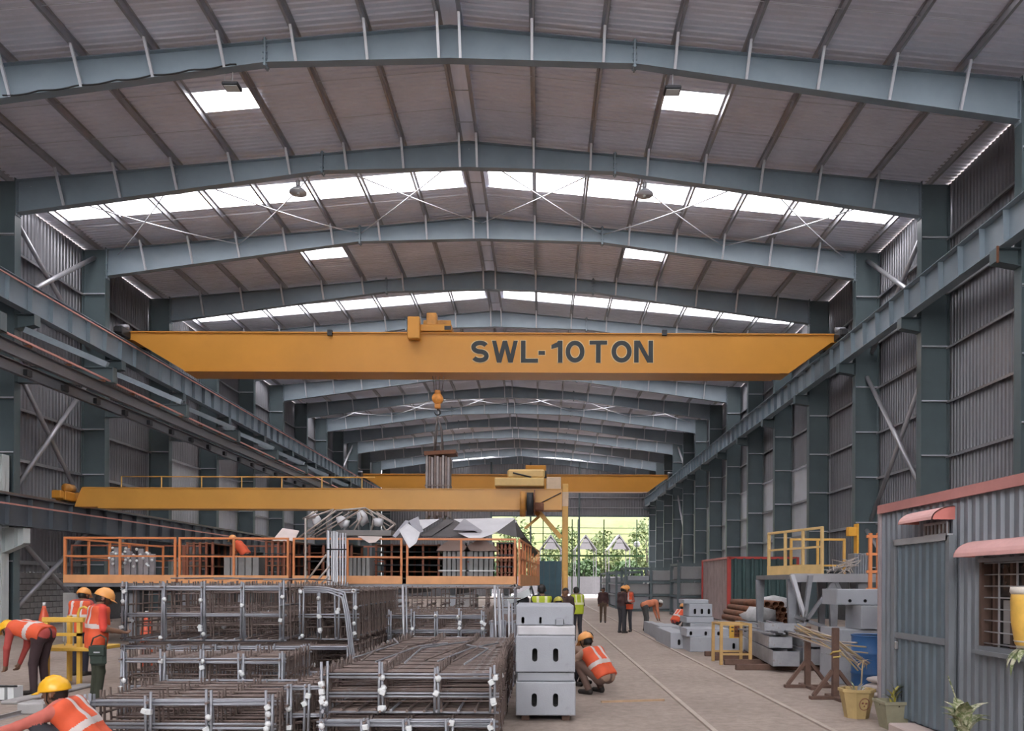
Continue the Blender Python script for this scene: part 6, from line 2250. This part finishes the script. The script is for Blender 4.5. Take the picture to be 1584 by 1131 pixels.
# standing in front
p4 = person('standing worker with dark green bag in front of the yellow bench', (at(149, 1000, 10.55).x, 10.55, 0), R(-48), WORK, 0.955, VESTO, STRIPE, cloth('bright_red', (0.62, 0.06, 0.04)), cloth('olive', (0.035, 0.04, 0.025)), HELO, 0.010, 'short', (0.1, 1, -0.45))
bag = thing('shoulder_bag', 'dark green bag hanging on the standing worker hip', 'bag', (at(156, 1040, 10.3).x, 10.24, 0.58))
BAGM = cloth('bag_green', (0.03, 0.045, 0.035))
MB().cbox(-0.105, 0.105, -0.04, 0.04, 0.0, 0.27, 0.03).build('body', BAGM, bag)
MB().cbox(-0.1, 0.1, -0.055, -0.038, 0.13, 0.26, 0.006).build('flap', BAGM, bag)
MB().box(-0.03, 0.05, -0.06, -0.052, 0.17, 0.185).build('buckle', GALVL, bag)
MB().tube([(-0.1, 0, 0.26), (-0.08, 0.02, 0.36), (0.0, 0.05, 0.4), (0.09, 0.02, 0.36), (0.1, 0, 0.26)], 0.01, 6).build('strap', BAGM, bag)
# group behind the concrete blocks
person('bareheaded worker in lime vest with back turned behind the concrete blocks', (at(838, 930, 17.0).x, 17.0, 0), R(4), STAND, 0.985, VESTY, STRIPEY, cloth('black', (0.03, 0.03, 0.032)), None, None, 0.014, 'long', (0, 1, -0.1))
person('stooping worker in olive yellow helmet behind the concrete blocks', (at(865, 930, 15.9).x, 15.9, 0), R(12), WORK, 0.84, VESTY, STRIPEY, cloth('brown', (0.09, 0.06, 0.04)), None, HELL, 0.016, 'long', (0, 1, -0.3))
person('dark haired man standing beyond the olive helmet', (at(875, 930, 20.0).x, 20.0, 0), R(160), STAND, 0.93, None, STRIPE, cloth('dark_brown', (0.06, 0.035, 0.03)), None, None, 0.018)
person('worker in lime vest standing nearest the track beside the blocks', (at(893, 940, 22.6).x, 22.6, 0), R(25), WORK, 0.95, VESTY, STRIPEY, cloth('khaki', (0.16, 0.13, 0.09)), cloth('dark', (0.035, 0.035, 0.042)), None, 0.016, 'long', (0.1, 1, -0.2))
# squatting pair beside the blocks
person('squatting worker in red vest and orange cap beside the concrete blocks', (at(920, 1030, 11.9).x, 11.9, 0), R(48), SQUAT, 1.0, VESTO, STRIPE, cloth('beige', (0.36, 0.24, 0.18)), cloth('brownish', (0.16, 0.10, 0.08)), HELO, 0.011, 'short', (0.2, 1, -0.5))
person('squatting man in beige shirt half hidden by the concrete blocks', (at(894, 1030, 12.9).x, 12.9, 0), R(-120), SQUAT, 0.98, None, STRIPE, cloth('beige', (0.36, 0.24, 0.18)), cloth('dark', (0.035, 0.035, 0.042)), None, 0.014)
# along the track
walk = dict(STAND)
walk.update(kneeL=(-0.09, 0.12, 0.5), ankleL=(-0.1, 0.12, 0.085), toeL=(-0.1, 0.28, 0.035), kneeR=(0.1, -0.02, 0.49), ankleR=(0.11, -0.12, 0.09), toeR=(0.12, 0.03, 0.035))
person('man in dark clothes walking on the track far down the hall', (at(933, 940, 32.9).x, 32.9, 0), R(176), walk, 0.89, None, STRIPE, cloth('maroon_dark', (0.05, 0.022, 0.022)), cloth('brown', (0.09, 0.06, 0.04)), None, 0.018)
person('worker in red vest and orange helmet standing between the rails', (at(971, 940, 26.9).x, 26.9, 0), R(150), WORK, 0.965, VESTO, STRIPE, cloth('rust', (0.35, 0.10, 0.07)), cloth('dark', (0.035, 0.035, 0.042)), HELO, 0.016, 'long', (0.3, 1, -0.4))
person('worker in dark clothes and helmet facing the red vest worker', (at(961, 940, 26.3).x, 26.2, 0), R(-60), WORK, 0.955, None, STRIPE, cloth('maroon_dark', (0.05, 0.022, 0.022)), cloth('dark', (0.035, 0.035, 0.042)), HELO, 0.016, 'long', (0, 1, -0.4))
person('stooping worker in orange shirt and white headcloth among the far blocks', (at(1001, 950, 27.3).x, 27.3, 0), R(-80), BEND, 0.99, None, STRIPE, cloth('orange_shirt', (0.55, 0.19, 0.10)), cloth('grey', (0.08, 0.08, 0.08)), None, 0.016, 'long', (0, 1, -0.2), True, cloth('white', (0.6, 0.57, 0.55)))
person('crouching worker in red vest behind the tall block stack', (at(1051, 950, 28.9).x, 28.9, 0), R(-60), SQUAT, 1.0, VESTO, STRIPE, cloth('red', (0.42, 0.07, 0.06)), None, HELO, 0.018)
# on the platform
person('worker in orange bending over on the casting platform', (at(376, 850, 24.3).x, 24.3, ZD - 0.02), R(88), STOOP, 0.98, VESTO, VESTO, cloth('orange_shirt', (0.55, 0.19, 0.10)), None, HELO, 0.016, 'long', (0, 1, -0.4))
